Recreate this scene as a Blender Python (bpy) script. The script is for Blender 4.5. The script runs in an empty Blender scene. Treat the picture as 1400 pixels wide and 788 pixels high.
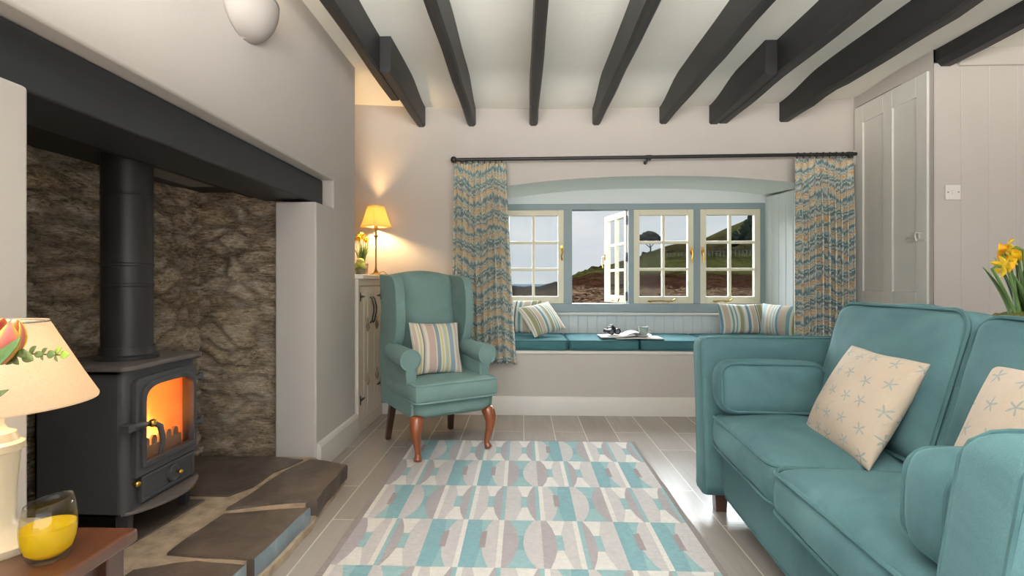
import bpy, bmesh, math, random
from mathutils import Vector, Matrix, noise
R = math.radians
PI = math.pi
rng = random.Random(7)
C = bpy.context.scene.collection

# ------------------------------------------------------------------ helpers
def lin(r, g, b):
    def f(c):
        c /= 255.0
        return c / 12.92 if c <= 0.04045 else ((c + 0.055) / 1.055) ** 2.4
    return (f(r), f(g), f(b), 1.0)

class G:
    """small node-graph helper"""
    def __init__(s, name):
        s.m = bpy.data.materials.new(name)
        s.m.use_nodes = True
        s.t = s.m.node_tree
        s.b = s.t.nodes['Principled BSDF']
        s.out = s.t.nodes['Material Output']
    def n(s, kind, **kw):
        nd = s.t.nodes.new('ShaderNode' + kind)
        for k, v in kw.items():
            setattr(nd, k, v)
        return nd
    def put(s, sock, v):
        if hasattr(v, 'is_output'):
            s.t.links.new(v, sock)
        else:
            sock.default_value = v
    def coord(s, kind='Object', scale=(1, 1, 1), rot=(0, 0, 0)):
        tc = s.n('TexCoord')
        mp = s.n('Mapping')
        s.t.links.new(tc.outputs[kind], mp.inputs['Vector'])
        mp.inputs['Scale'].default_value = scale
        mp.inputs['Rotation'].default_value = rot
        return mp.outputs['Vector']
    def noise(s, vec, scale, detail=3, rough=0.55, dist=0.0):
        nd = s.n('TexNoise')
        s.put(nd.inputs['Vector'], vec)
        nd.inputs['Scale'].default_value = scale
        nd.inputs['Detail'].default_value = detail
        nd.inputs['Roughness'].default_value = rough
        nd.inputs['Distortion'].default_value = dist
        return nd.outputs['Fac']
    def math(s, op, a, b=0.0, c=0.0, clamp=False):
        nd = s.n('Math', operation=op)
        nd.use_clamp = clamp
        s.put(nd.inputs[0], a); s.put(nd.inputs[1], b); s.put(nd.inputs[2], c)
        return nd.outputs[0]
    def ramp(s, fac, stops, interp='LINEAR'):
        nd = s.n('ValToRGB')
        cr = nd.color_ramp
        cr.interpolation = interp
        while len(cr.elements) > 1:
            cr.elements.remove(cr.elements[-1])
        cr.elements[0].position = stops[0][0]; cr.elements[0].color = stops[0][1]
        for p, c in stops[1:]:
            e = cr.elements.new(p); e.color = c
        s.put(nd.inputs['Fac'], fac)
        return nd.outputs['Color']
    def mix(s, fac, a, b, blend='MIX'):
        nd = s.n('Mix', data_type='RGBA', blend_type=blend)
        s.put(nd.inputs[0], fac); s.put(nd.inputs[6], a); s.put(nd.inputs[7], b)
        return nd.outputs[2]
    def bump(s, h, strength=0.3, dist=0.01):
        nd = s.n('Bump')
        nd.inputs['Strength'].default_value = strength
        nd.inputs['Distance'].default_value = dist
        s.put(nd.inputs['Height'], h)
        s.t.links.new(nd.outputs['Normal'], s.b.inputs['Normal'])
    def set(s, **kw):
        names = dict(color='Base Color', rough='Roughness', metal='Metallic', spec='Specular IOR Level',
                     sheen='Sheen Weight', sheen_rough='Sheen Roughness', sheen_tint='Sheen Tint', coat='Coat Weight',
                     coat_rough='Coat Roughness', trans='Transmission Weight', ior='IOR', emit='Emission Color',
                     estr='Emission Strength', sss='Subsurface Weight')
        for k, v in kw.items():
            s.put(s.b.inputs[names[k]], v)
        return s.m

def shade(c, k):
    return (c[0] * k, c[1] * k, c[2] * k, 1.0)

def simple(name, col, rough=0.5, var=0.12, vscale=6.0, stretch=(1, 1, 1), bscale=None, bstr=0.15, bdist=0.004, **kw):
    g = G(name)
    v = g.coord('Object', stretch)
    f = g.noise(v, vscale, 4)
    c = g.ramp(f, [(0.25, shade(col, 1 - var)), (0.75, shade(col, 1 + var))])
    g.set(color=c, rough=rough, **kw)
    if bscale:
        g.bump(g.noise(v, bscale, 4), bstr, bdist)
    return g.m

class MB:
    def __init__(s):
        s.bm = bmesh.new(); s.mi = 0
        s.uv = s.bm.loops.layers.uv.new('UVMap')
    def face(s, vs, uvs=None):
        try:
            f = s.bm.faces.new(vs)
        except ValueError:
            return None
        f.material_index = s.mi
        if uvs:
            for l, u in zip(f.loops, uvs):
                l[s.uv].uv = u
        return f
    def v(s, p):
        return s.bm.verts.new(p)
    def box(s, x0, x1, y0, y1, z0, z1, M=None):
        P = [(x0, y0, z0), (x1, y0, z0), (x1, y1, z0), (x0, y1, z0), (x0, y0, z1), (x1, y0, z1), (x1, y1, z1), (x0, y1, z1)]
        if M: P = [M @ Vector(p) for p in P]
        v = [s.v(p) for p in P]
        for q in ((3, 2, 1, 0), (4, 5, 6, 7), (0, 1, 5, 4), (1, 2, 6, 5), (2, 3, 7, 6), (3, 0, 4, 7)):
            s.face([v[i] for i in q])
        return s
    def grid(s, pts, closed_u=False, closed_v=False, uvs=None):
        vs = [[s.v(p) for p in row] for row in pts]
        nu, nv = len(vs), len(vs[0])
        for i in range(nu if closed_u else nu - 1):
            for j in range(nv if closed_v else nv - 1):
                i2, j2 = (i + 1) % nu, (j + 1) % nv
                u = None
                if uvs: u = [uvs[i][j], uvs[i2][j], uvs[i2][j2], uvs[i][j2]]
                s.face([vs[i][j], vs[i2][j], vs[i2][j2], vs[i][j2]], u)
        return vs
    def tube(s, pts, r, n=8, closed=False, caps=True):
        pts = [Vector(p) for p in pts]
        m = len(pts)
        rs = r if isinstance(r, (list, tuple)) else [r] * m
        rows = []
        prev = None
        for i, p in enumerate(pts):
            if closed:
                t = pts[(i + 1) % m] - pts[i - 1]
            else:
                t = pts[min(i + 1, m - 1)] - pts[max(i - 1, 0)]
            if t.length < 1e-9: t = Vector((0, 0, 1))
            t.normalize()
            if prev is None:
                a = Vector((0, 0, 1)) if abs(t.z) < 0.9 else Vector((1, 0, 0))
                u = t.cross(a).normalized()
            else:
                u = (prev - t * prev.dot(t))
                u = u.normalized() if u.length > 1e-6 else t.orthogonal().normalized()
            prev = u
            w = t.cross(u)
            rows.append([p + (u * math.cos(2 * PI * k / n) + w * math.sin(2 * PI * k / n)) * rs[i] for k in range(n)])
        vs = s.grid(rows, closed_u=closed, closed_v=True)
        if caps and not closed:
            s.face(list(reversed(vs[0]))); s.face(vs[-1])
        return s
    def lathe(s, prof, n=32, c=(0, 0, 0), M=None, caps=True):
        rows = []
        for r, z in prof:
            r = max(r, 0.0004)
            row = []
            for k in range(n):
                p = Vector((c[0] + r * math.cos(2 * PI * k / n), c[1] + r * math.sin(2 * PI * k / n), c[2] + z))
                row.append(M @ p if M else p)
            rows.append(row)
        vs = s.grid(rows, closed_v=True)
        if caps:
            s.face(list(reversed(vs[0]))); s.face(vs[-1])
        return s
    def prism(s, poly, axis, a0, a1, M=None):
        """poly: 2-D points; axis 'x': poly=(y,z); 'y': (x,z); 'z': (x,y)"""
        def mk(p, a):
            q = (a, p[0], p[1]) if axis == 'x' else (p[0], a, p[1]) if axis == 'y' else (p[0], p[1], a)
            return M @ Vector(q) if M else q
        A = [s.v(mk(p, a0)) for p in poly]; B = [s.v(mk(p, a1)) for p in poly]
        n = len(poly)
        s.face(list(reversed(A))); s.face(B)
        for i in range(n):
            s.face([A[i], A[(i + 1) % n], B[(i + 1) % n], B[i]])
        return s
    def sphere(s, c, r, n=16, m=10, sc=(1, 1, 1), M=None):
        rows = []
        for i in range(m + 1):
            th = PI * i / m
            rr = max(math.sin(th), 0.002)
            row = []
            for k in range(n):
                p = Vector((c[0] + r * sc[0] * rr * math.cos(2 * PI * k / n), c[1] + r * sc[1] * rr * math.sin(2 * PI * k / n), c[2] - r * sc[2] * math.cos(th)))
                row.append(M @ p if M else p)
            rows.append(row)
        vs = s.grid(rows, closed_v=True)
        s.face(list(reversed(vs[0]))); s.face(vs[-1])
        return s
    def build(s, name, mat, parent=None, bevel=0.0, seg=2, sub=0, smooth=True, angle=40, doubles=0.0, loc=None, rot=None, fixn=True):
        bm = s.bm
        if doubles: bmesh.ops.remove_doubles(bm, verts=bm.verts, dist=doubles)
        if fixn: bmesh.ops.recalc_face_normals(bm, faces=bm.faces)
        me = bpy.data.meshes.new(name)
        bm.to_mesh(me); bm.free()
        for m in (mat if isinstance(mat, (list, tuple)) else [mat]):
            me.materials.append(m)
        o = bpy.data.objects.new(name, me)
        C.objects.link(o)
        if parent is not None: o.parent = parent
        if loc: o.location = loc
        if rot: o.rotation_euler = rot
        if smooth:
            me.polygons.foreach_set('use_smooth', [True] * len(me.polygons))
            if not sub and not bevel:
                me.set_sharp_from_angle(angle=R(angle))
        if bevel:
            b = o.modifiers.new('Bevel', 'BEVEL'); b.width = bevel; b.segments = seg
            b.limit_method = 'ANGLE'; b.angle_limit = R(35); b.harden_normals = smooth
        if sub:
            d = o.modifiers.new('Subsurf', 'SUBSURF'); d.levels = sub; d.render_levels = sub
        return o

def tag(o, label, cat, group=None, kind=None):
    o['label'] = label; o['category'] = cat
    if group: o['group'] = group
    if kind: o['kind'] = kind
    return o

def thing(name, label, cat, loc=(0, 0, 0), rotz=0.0, group=None, kind=None):
    o = bpy.data.objects.new(name, None)
    o.empty_display_size = 0.05
    C.objects.link(o)
    o.location = loc; o.rotation_euler = (0, 0, rotz)
    return tag(o, label, cat, group, kind)

def copy_tree(o, parent=None):
    c = o.copy(); C.objects.link(c)
    if parent is not None: c.parent = parent
    for ch in list(o.children):
        copy_tree(ch, c)
    return c

def struct(mb, name, mat, label, cat, **kw):
    return tag(mb.build(name, mat, **kw), label, cat, kind='structure')

def rrect(hw, hd, r, n=6):
    """rounded rectangle outline"""
    out = []
    for cx, cy, a0 in ((hw - r, hd - r, 0), (-hw + r, hd - r, 90), (-hw + r, -hd + r, 180), (hw - r, -hd + r, 270)):
        for k in range(n + 1):
            a = R(a0 + 90 * k / n)
            out.append((cx + r * math.cos(a), cy + r * math.sin(a)))
    return out

def cushion(mb, w, d, h, r=0.03, crown=0.02, bulge=0.01, n=14, wr=0.0, M=None, seed=0):
    """soft box cushion centred on the origin, returned points warped by M"""
    base = len(mb.bm.verts)
    lin_ = [math.copysign(abs(-1 + 2 * i / n) ** 0.75, -1 + 2 * i / n) for i in range(n + 1)]
    zs = [-1, -0.6, 0, 0.6, 1]
    new = []
    def P(a, b, c):
        p = Vector((a * w / 2, b * d / 2, c * h / 2))
        inner = Vector((w / 2 - r, d / 2 - r, h / 2 - r))
        q = Vector([max(-inner[i], min(inner[i], p[i])) for i in range(3)])
        dv = p - q
        if dv.length > 1e-9: p = q + dv.normalized() * r
        p.z += math.copysign(crown, c) * (1 - a * a) * (1 - b * b) * abs(c)
        p.x += a * abs(a) ** 6 * bulge * (1 - b * b) * (1 - c * c)
        p.y += b * abs(b) ** 6 * bulge * (1 - a * a) * (1 - c * c)
        if wr:
            nv = noise.noise_vector(Vector((p.x * 7 + seed, p.y * 7, p.z * 7)))
            p += nv * wr
        return M @ p if M else p
    for c in (-1, 1):
        mb.grid([[P(a, b, c) for b in lin_] for a in lin_], uvs=[[(a * .5 + .5, b * .5 + .5) for b in lin_] for a in lin_])
    for b in (-1, 1):
        mb.grid([[P(a, b, c) for c in zs] for a in lin_])
    for a in (-1, 1):
        mb.grid([[P(a, b, c) for c in zs] for b in lin_])
    return mb

def piping(mb, w, d, h, r=0.03, rad=0.005, zs=(-1, 1), M=None, crown=0.0):
    for c in zs:
        ol = rrect(w / 2 - r * .25, d / 2 - r * .25, r * 1.2, 5)
        dense = []
        for i, p in enumerate(ol):
            q = ol[(i + 1) % len(ol)]
            L = math.hypot(q[0] - p[0], q[1] - p[1])
            k = max(1, int(L / .04))
            for j in range(k):
                dense.append((p[0] + (q[0] - p[0]) * j / k, p[1] + (q[1] - p[1]) * j / k))
        pts = [Vector((x, y, c * (h / 2 - r * .25))) for x, y in dense]
        if M: pts = [M @ p for p in pts]
        mb.tube(pts, rad, 6, closed=True)
    return mb

def pillow(mb, W, H, T, n=18, k=0.07, pw=0.55, wr=0.004, seed=0):
    """throw pillow in the local x (right) / z (up) plane, plump along y"""
    ax = [math.sin(PI / 2 * (-1 + 2 * i / n)) * .35 + .65 * (-1 + 2 * i / n) for i in range(n + 1)]
    for sgn in (-1, 1):
        rows, uvs = [], []
        for a in ax:
            row, ur = [], []
            for b in ax:
                x = a * W / 2 * (1 - k * (1 - b * b) * abs(a))
                z = b * H / 2 * (1 - k * (1 - a * a) * abs(b))
                t = T / 2 * (max(0, (1 - a ** 2) * (1 - b ** 2))) ** pw
                nv = noise.noise_vector(Vector((x * 9 + seed, z * 9, seed * 1.7)))
                edge = (1 - a ** 6) * (1 - b ** 6)
                row.append((x + nv.x * wr, sgn * t + nv.y * wr * 1.6 * edge + 0.0, z + nv.z * wr))
                ur.append((a * .5 + .5, b * .5 + .5))
            rows.append(row); uvs.append(ur)
        mb.grid(rows, uvs=uvs)
    return mb

def frame_from(right, up):
    x = Vector(right).normalized()
    z = Vector(up); z = (z - x * z.dot(x)).normalized()
    y = z.cross(x)
    M = Matrix((x, y, z)).transposed()
    return M.to_euler()

def tg(mb, p0, p1, z0, z1, inward, pitch=0.09, depth=0.004, gw=0.005):
    """tongue-and-groove face between two floor points, grooves cut along `inward`"""
    p0, p1 = Vector((p0[0], p0[1], 0)), Vector((p1[0], p1[1], 0))
    L = (p1 - p0).length; d = (p1 - p0).normalized(); w = Vector((inward[0], inward[1], 0))
    n = max(1, round(L / pitch)); pt = L / n
    prof = [(0, 0)]
    for i in range(1, n):
        prof += [(i * pt - gw, 0), (i * pt, depth), (i * pt + gw, 0)]
    prof.append((L, 0))
    mb.grid([[p0 + d * a + w * b + Vector((0, 0, z)) for z in (z0, z1)] for a, b in prof])
    return mb
# ------------------------------------------------------------------ materials
def m_wall(name, col, bs=0.10):
    g = G(name); v = g.coord()
    f = g.noise(v, 1.3, 4)
    g.set(color=g.ramp(f, [(.3, shade(col, .97)), (.7, shade(col, 1.02))]), rough=.75, spec=.25)
    h = g.math('ADD', g.noise(v, 5, 3), g.math('MULTIPLY', g.noise(v, 70, 3), .15))
    g.bump(h, bs, .03)
    return g.m
M_WALL = m_wall('white_wall_paint', lin(195, 188, 181))
M_CEIL = m_wall('white_ceiling_paint', lin(242, 240, 231), .14)
M_SOFFIT = m_wall('pale_soffit_paint', lin(232, 236, 235))
M_TRIM = simple('white_gloss_trim_paint', lin(226, 220, 212), .4, .02)
M_BOARD = simple('pale_blue_white_board_paint', lin(214, 219, 219), .45, .02)
M_CAB = simple('off_white_cabinet_paint', lin(222, 212, 198), .45, .03)
M_DOOR = simple('cream_door_paint', lin(222, 219, 210), .4, .02)
M_BLUE = simple('blue_grey_window_paint', lin(138, 153, 157), .45, .05)
M_CREAM = simple('cream_casement_paint', lin(226, 217, 192), .4, .03)
M_BLACK = simple('black_beam_paint', lin(37, 37, 38), .5, .25, 9, (1, .12, 1), 40, .3, .004)
M_LINTEL = simple('charcoal_lintel_paint', lin(42, 44, 47), .5, .12, 4, (1, .2, 1), 30, .15, .003)
M_IRON = simple('black_iron', lin(32, 31, 31), .45, .15, 30)
M_STOVE = simple('charcoal_cast_iron', lin(70, 70, 72), .5, .08, 8, bscale=160, bstr=.12, bdist=.001, metal=.25)
M_STOVET = simple('warm_grey_stove_top', lin(98, 90, 86), .5, .12, 8, metal=.2)
M_FLUE = simple('matt_black_flue_steel', lin(54, 52, 52), .42, .08, 5, metal=.4)
M_SOOT = simple('sooty_metal_plate', lin(40, 36, 33), .7, .3, 7)
M_PLATE = simple('grey_register_plate', lin(112, 106, 100), .6, .15, 7)
M_BRASS = simple('polished_brass', lin(205, 160, 80), .25, .08, 20, metal=1.0)
M_OLDBRASS = simple('antique_brass', lin(150, 120, 70), .35, .15, 20, metal=.9)
M_STEEL = simple('chrome_steel', lin(170, 170, 172), .25, .05, 20, metal=1.0)

def m_wood(name, dark, light, rough=.3, coat=.3, scale=(1, 1, 1)):
    g = G(name); v = g.coord('Object', scale)
    f = g.noise(v, 12, 6, .6, 1.5)
    c = g.ramp(f, [(.25, dark), (.55, light), (.8, shade(dark, 1.3))])
    g.set(color=c, rough=rough, coat=coat, coat_rough=.25)
    g.bump(f, .08, .002)
    return g.m
M_MAHOG = m_wood('reddish_mahogany', lin(70, 32, 17), lin(132, 70, 38), .3, .4, (1, 1, .25))
M_TABLE = m_wood('dark_red_brown_table_wood', lin(40, 22, 14), lin(76, 44, 27), .3, .4, (1, .15, 1))
M_DKWOOD = m_wood('dark_leg_wood', lin(40, 24, 16), lin(66, 40, 26), .35, .3, (1, 1, .2))
M_CONSOLE = m_wood('pale_oak', lin(150, 112, 76), lin(186, 146, 104), .45, .1, (.2, 1, 1))

# planks running away from the camera
def m_floor():
    g = G('grey_brown_plank_tile')
    v = g.coord('Object')
    sx = g.n('SeparateXYZ'); g.t.links.new(v, sx.inputs[0])
    cb = g.n('CombineXYZ')
    g.put(cb.inputs[0], g.math('ADD', sx.outputs[1], .37)); g.put(cb.inputs[1], g.math('ADD', sx.outputs[0], 10 * .1975 - .8 + .0))
    br = g.n('TexBrick'); br.offset = .37; br.offset_frequency = 2
    g.put(br.inputs['Vector'], cb.outputs[0])
    br.inputs['Scale'].default_value = 1.0
    br.inputs['Brick Width'].default_value = .92
    br.inputs['Row Height'].default_value = .1975
    br.inputs['Mortar Size'].default_value = .003
    br.inputs['Mortar Smooth'].default_value = .3
    br.inputs['Color1'].default_value = (0, 0, 0, 1); br.inputs['Color2'].default_value = (1, 1, 1, 1)
    br.inputs['Mortar'].default_value = (.5, .5, .5, 1)
    gr = g.n('Mapping'); g.t.links.new(v, gr.inputs[0]); gr.inputs['Scale'].default_value = (16, 1.1, 1)
    off = g.n('Vector' + 'Math', operation='ADD')
    g.t.links.new(gr.outputs[0], off.inputs[0])
    g.t.links.new(g.math('MULTIPLY', br.outputs['Color'], 37.0).node.outputs[0], off.inputs[1])
    f = g.noise(off.outputs[0], 2.2, 6, .65, .8)
    wood = g.ramp(f, [(.2, lin(128, 120, 114)), (.5, lin(150, 142, 136)), (.8, lin(168, 161, 155))])
    wood = g.mix(.55, wood, g.mix(br.outputs['Color'], lin(142, 132, 124), lin(172, 164, 157)), 'MIX')
    col = g.mix(br.outputs['Fac'], wood, lin(214, 204, 190))
    g.set(color=col, rough=.27, spec=.5)
    g.bump(g.math('SUBTRACT', 1.0, br.outputs['Fac']), .15, .0015)
    return g.m
M_FLOOR = m_floor()

def m_fabric(name, a, b, scale=5, sheen=.35, weave=500, bstr=.15, rough=.85, streak=None):
    g = G(name); v = g.coord()
    f = g.noise(v, scale, 5, .6, .6)
    w = g.noise(v, weave, 2)
    c = g.ramp(f, [(.28, a), (.72, b)])
    c = g.mix(g.math('MULTIPLY', w, .5), c, shade(a, .72))
    g.set(color=c, rough=rough, sheen=sheen, sheen_rough=.4, sheen_tint=shade(b, 1.5), spec=.2)
    g.bump(g.math('ADD', w, g.math('MULTIPLY', g.noise(v, 14, 3), 1.5)), bstr, .003)
    return g.m
M_SOFA = m_fabric('teal_velvet', lin(50, 80, 84), lin(88, 120, 122), 2.4, .45, 350, .2)
M_SOFAP = m_fabric('teal_velvet_piping', lin(54, 84, 87), lin(80, 112, 114), 6, .4)
M_CHAIR = m_fabric('sage_teal_woven_wool', lin(104, 130, 127), lin(122, 148, 144), 4, .25, 420, .2)
M_CHAIRP = m_fabric('sage_teal_wool_piping', lin(112, 140, 137), lin(128, 156, 152), 4, .2)
M_SEATC = m_fabric('dark_teal_seat_cloth', lin(54, 96, 102), lin(72, 116, 122), 4, .2, 420, .15)

def m_stripes(name, stops, freq=1.0, off=0.0):
    g = G(name)
    tc = g.n('TexCoord'); sx = g.n('SeparateXYZ')
    g.t.links.new(tc.outputs['UV'], sx.inputs[0])
    v = g.coord()
    u = g.math('ADD', g.math('MULTIPLY', sx.outputs[0], freq), off)
    u = g.math('FRACT', g.math('ADD', u, g.math('MULTIPLY', g.noise(v, 8, 2), .012)))
    c = g.ramp(u, stops, 'CONSTANT')
    c = g.mix(g.math('MULTIPLY', g.noise(v, 400, 2), .22), c, shade(lin(120, 115, 105), 1))
    g.set(color=c, rough=.85, sheen=.15, spec=.2)
    g.bump(g.noise(v, 300, 2), .15, .002)
    return g.m
_cr, _bl, _tl, _ol, _bg, _gr, _dk, _pl, _yl = (lin(222, 214, 200), lin(104, 142, 160), lin(112, 158, 158), lin(150, 148, 112), lin(196, 178, 160),
    lin(168, 186, 178), lin(70, 92, 104), lin(176, 196, 204), lin(206, 194, 134))
ST_A = [(0, _cr), (.04, _dk), (.05, _cr), (.09, _ol), (.20, _cr), (.22, _dk), (.245, _cr), (.27, _bg), (.36, _cr), (.40, _bl), (.46, _cr),
        (.52, _gr), (.55, _ol), (.62, _cr), (.67, _tl), (.70, _cr), (.74, _tl), (.78, _cr), (.82, _bg), (.92, _cr), (.95, _bl)]
ST_B = [(0, _cr), (.05, _dk), (.07, _cr), (.14, _bl), (.21, _cr), (.25, _gr), (.29, _ol), (.37, _cr), (.44, _dk), (.47, _cr), (.52, _tl),
        (.58, _cr), (.63, _bg), (.76, _cr), (.80, _dk), (.82, _ol), (.90, _cr), (.92, _ol)]
ST_C = [(0, _cr), (.06, _pl), (.20, _cr), (.26, _bg), (.34, _cr), (.37, _gr), (.42, _cr), (.46, _gr), (.49, _cr), (.53, _bl), (.58, _bg),
        (.76, _tl), (.84, _cr), (.90, _ol)]
ST_CH = [(0, _cr), (.05, _bg), (.10, _cr), (.13, _yl), (.16, _cr), (.19, _dk), (.21, _bg), (.24, _cr), (.30, lin(190, 164, 152)), (.43, _cr), (.45, lin(128, 144, 150)),
         (.52, _cr), (.55, _yl), (.585, _cr), (.62, _gr), (.66, _yl), (.69, _cr), (.72, lin(140, 160, 170)), (.82, _cr), (.86, _bg), (.92, _cr), (.95, lin(150, 150, 150))]
M_STA, M_STB, M_STC, M_STCH = (m_stripes('blue_olive_striped_cotton', ST_A), m_stripes('blue_green_striped_cotton', ST_B),
    m_stripes('pale_blue_striped_cotton', ST_C), m_stripes('muted_striped_cotton', ST_CH))

def m_starfish():
    g = G('starfish_print_linen')
    tc = g.n('TexCoord')
    sc = g.n('VectorMath', operation='SCALE'); g.t.links.new(tc.outputs['UV'], sc.inputs[0]); sc.inputs[3].default_value = 5.0
    sk = g.n('SeparateXYZ'); g.t.links.new(sc.outputs[0], sk.inputs[0])
    row = g.math('FLOOR', sk.outputs[1])
    px = g.math('ADD', sk.outputs[0], g.math('MULTIPLY', row, .42))
    col_ = g.math('FLOOR', px)
    cid = g.n('CombineXYZ'); g.put(cid.inputs[0], col_); g.put(cid.inputs[1], row)
    wn = g.n('TexWhiteNoise', noise_dimensions='2D'); g.t.links.new(cid.outputs[0], wn.inputs['Vector'])
    sw = g.n('SeparateColor'); g.t.links.new(wn.outputs['Color'], sw.inputs[0])
    lx = g.math('SUBTRACT', g.math('FRACT', px), g.math('ADD', .36, g.math('MULTIPLY', sw.outputs[0], .28)))
    ly = g.math('SUBTRACT', g.math('FRACT', sk.outputs[1]), g.math('ADD', .36, g.math('MULTIPLY', sw.outputs[1], .28)))
    rr = g.math('SQRT', g.math('ADD', g.math('MULTIPLY', lx, lx), g.math('MULTIPLY', ly, ly)))
    th = g.math('ADD', g.math('ARCTAN2', ly, lx), g.math('MULTIPLY', sw.outputs[2], 6.28))
    c5 = g.math('ABSOLUTE', g.math('COSINE', g.math('MULTIPLY', th, 2.5)))
    lim = g.math('ADD', .055, g.math('MULTIPLY', g.math('POWER', c5, 5.0), .24))
    star = g.math('LESS_THAN', rr, lim)
    v = g.coord()
    body = g.ramp(g.noise(v, 5, 3), [(.3, lin(178, 160, 141)), (.7, lin(194, 177, 157))])
    starc = g.ramp(g.noise(v, 60, 2), [(.35, lin(132, 146, 144)), (.65, lin(108, 130, 132))])
    g.set(color=g.mix(g.math('MULTIPLY', star, .7), body, starc), rough=.85, sheen=.15, spec=.2)
    wv = g.noise(v, 11, 4, .5, 1.8)
    g.bump(g.math('ADD', wv, g.math('MULTIPLY', g.noise(v, 350, 2), .1)), .35, .012)
    return g.m
M_STAR = m_starfish()

def m_curtain():
    g = G('ikat_zigzag_curtain_cloth')
    tc = g.n('TexCoord'); sx = g.n('SeparateXYZ'); g.t.links.new(tc.outputs['UV'], sx.inputs[0])
    U, V = sx.outputs[0], sx.outputs[1]
    cb = g.n('CombineXYZ'); g.put(cb.inputs[0], g.math('MULTIPLY', U, 95)); g.put(cb.inputs[1], g.math('MULTIPLY', V, 14))
    jag = g.noise(cb.outputs[0], 1, 3, .6)
    zig = g.math('PINGPONG', U, .045)
    big = g.n('CombineXYZ'); g.put(big.inputs[0], g.math('MULTIPLY', U, 5)); g.put(big.inputs[1], g.math('MULTIPLY', V, 7))
    bign = g.noise(big.outputs[0], 1, 2)
    w = g.math('ADD', V, g.math('MULTIPLY', zig, .42))
    w = g.math('ADD', w, g.math('MULTIPLY', jag, .075))
    w = g.math('ADD', w, g.math('MULTIPLY', bign, .12))
    t = g.math('FRACT', g.math('DIVIDE', w, .215))
    oc, te, sl, cm, lt = lin(206, 168, 116), lin(104, 136, 142), lin(132, 142, 144), lin(220, 214, 196), lin(172, 188, 184)
    c = g.ramp(t, [(0, oc), (.06, cm), (.10, lt), (.15, te), (.21, cm), (.25, te), (.32, sl), (.37, cm), (.41, lt), (.46, sl), (.52, cm), (.55, oc), (.60, cm), (.63, oc), (.665, cm),
                   (.70, lt), (.75, sl), (.80, te), (.85, lt), (.89, cm), (.92, sl), (.96, cm)], 'CONSTANT')
    c = g.mix(g.math('MULTIPLY', g.math('LESS_THAN', jag, .40), .4), c, cm)
    c = g.mix(g.math('MULTIPLY', g.math('GREATER_THAN', jag, .62), .45), c, sl)
    g.set(color=c, rough=.85, sheen=.1, spec=.15)
    g.bump(jag, .08, .003)
    return g.m
M_CURT = m_curtain()

def m_rug(name, col):
    g = G(name); v = g.coord()
    f = g.noise(v, 55, 4, .7)
    f2 = g.noise(g.coord('Object', (6, 40, 1)), 3, 3)
    c = g.ramp(f, [(.25, shade(col, .84)), (.7, shade(col, 1.08))])
    c = g.mix(g.math('MULTIPLY', g.math('SUBTRACT', f2, .35, clamp=True), .5), c, shade(col, .72))
    g.set(color=c, rough=.95, sheen=.2, spec=.1)
    g.bump(g.math('ADD', f, f2), .5, .006)
    return g.m
M_RUG = [m_rug('rug_taupe_border', lin(126, 115, 112)), m_rug('rug_dark_grey', lin(160, 151, 152)), m_rug('rug_light_grey', lin(194, 188, 185)),
         m_rug('rug_white', lin(222, 216, 208)), m_rug('rug_teal', lin(138, 170, 172)), m_rug('rug_deep_teal', lin(116, 154, 160)), m_rug('rug_brown', lin(142, 130, 128))]

def m_stone():
    g = G('rubble_stone'); v = g.coord()
    at = g.n('Attribute'); at.attribute_name = 'stone'
    sc = g.n('SeparateColor'); g.t.links.new(at.outputs['Color'], sc.inputs[0])
    n1 = g.noise(g.coord('Object', (1, 1, 2.4)), 5, 6, .65, 1.2)
    n2 = g.noise(g.coord('Object', (1, 1, 5.5)), 13, 7, .72, 1.4)
    n3 = g.noise(g.coord('Object', (1, 1, 2)), 48, 5, .7, .8)
    f = g.math('ADD', g.math('MULTIPLY', n1, .25), g.math('ADD', g.math('MULTIPLY', n2, .45), g.math('MULTIPLY', n3, .30)))
    c = g.ramp(f, [(.37, lin(34, 28, 23)), (.44, lin(112, 94, 74)), (.49, lin(186, 164, 134)), (.54, lin(214, 200, 180)), (.61, lin(252, 246, 234))])
    st = g.ramp(sc.outputs[0], [(0, lin(104, 92, 78)), (.25, lin(170, 142, 104)), (.5, lin(172, 168, 162)), (.75, lin(140, 104, 80)), (1, lin(204, 194, 178))])
    c = g.mix(.28, c, st)
    ru = g.noise(v, 3.2, 3)
    c = g.mix(g.math('MULTIPLY', g.math('SUBTRACT', ru, .55, clamp=True), 2.2), c, lin(120, 70, 44))
    c = g.mix(g.math('MULTIPLY', g.math('SUBTRACT', 1.0, sc.outputs[1], clamp=True), .5), c, lin(66, 54, 42))
    g.set(color=c, rough=.7, spec=.4)
    g.bump(g.math('ADD', n2, g.math('MULTIPLY', n3, .5)), .7, .014)
    return g.m
M_STONE = m_stone()

def m_slate(name, a, b, rough=.5):
    g = G(name); v = g.coord()
    f = g.noise(v, 6, 6, .62, .8)
    c = g.ramp(f, [(.3, a), (.7, b)])
    sp = g.math('GREATER_THAN', g.noise(v, 45, 4, .8), .68)
    c = g.mix(g.math('MULTIPLY', sp, .35), c, lin(128, 118, 108))
    g.set(color=c, rough=rough, spec=.4)
    g.bump(g.math('ADD', f, g.math('MULTIPLY', g.noise(v, 50, 5), .25)), .4, .01)
    return g.m
M_SLATE = m_slate('dark_slate', lin(54, 47, 42), lin(92, 80, 71))
M_SLATEE = m_slate('blue_grey_cleft_slate_edge', lin(84, 96, 104), lin(134, 146, 152), .45)
M_MORTAR = simple('pale_lime_mortar', lin(160, 140, 118), .95, .42, 16, bscale=45, bstr=.7, bdist=.012)

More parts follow.
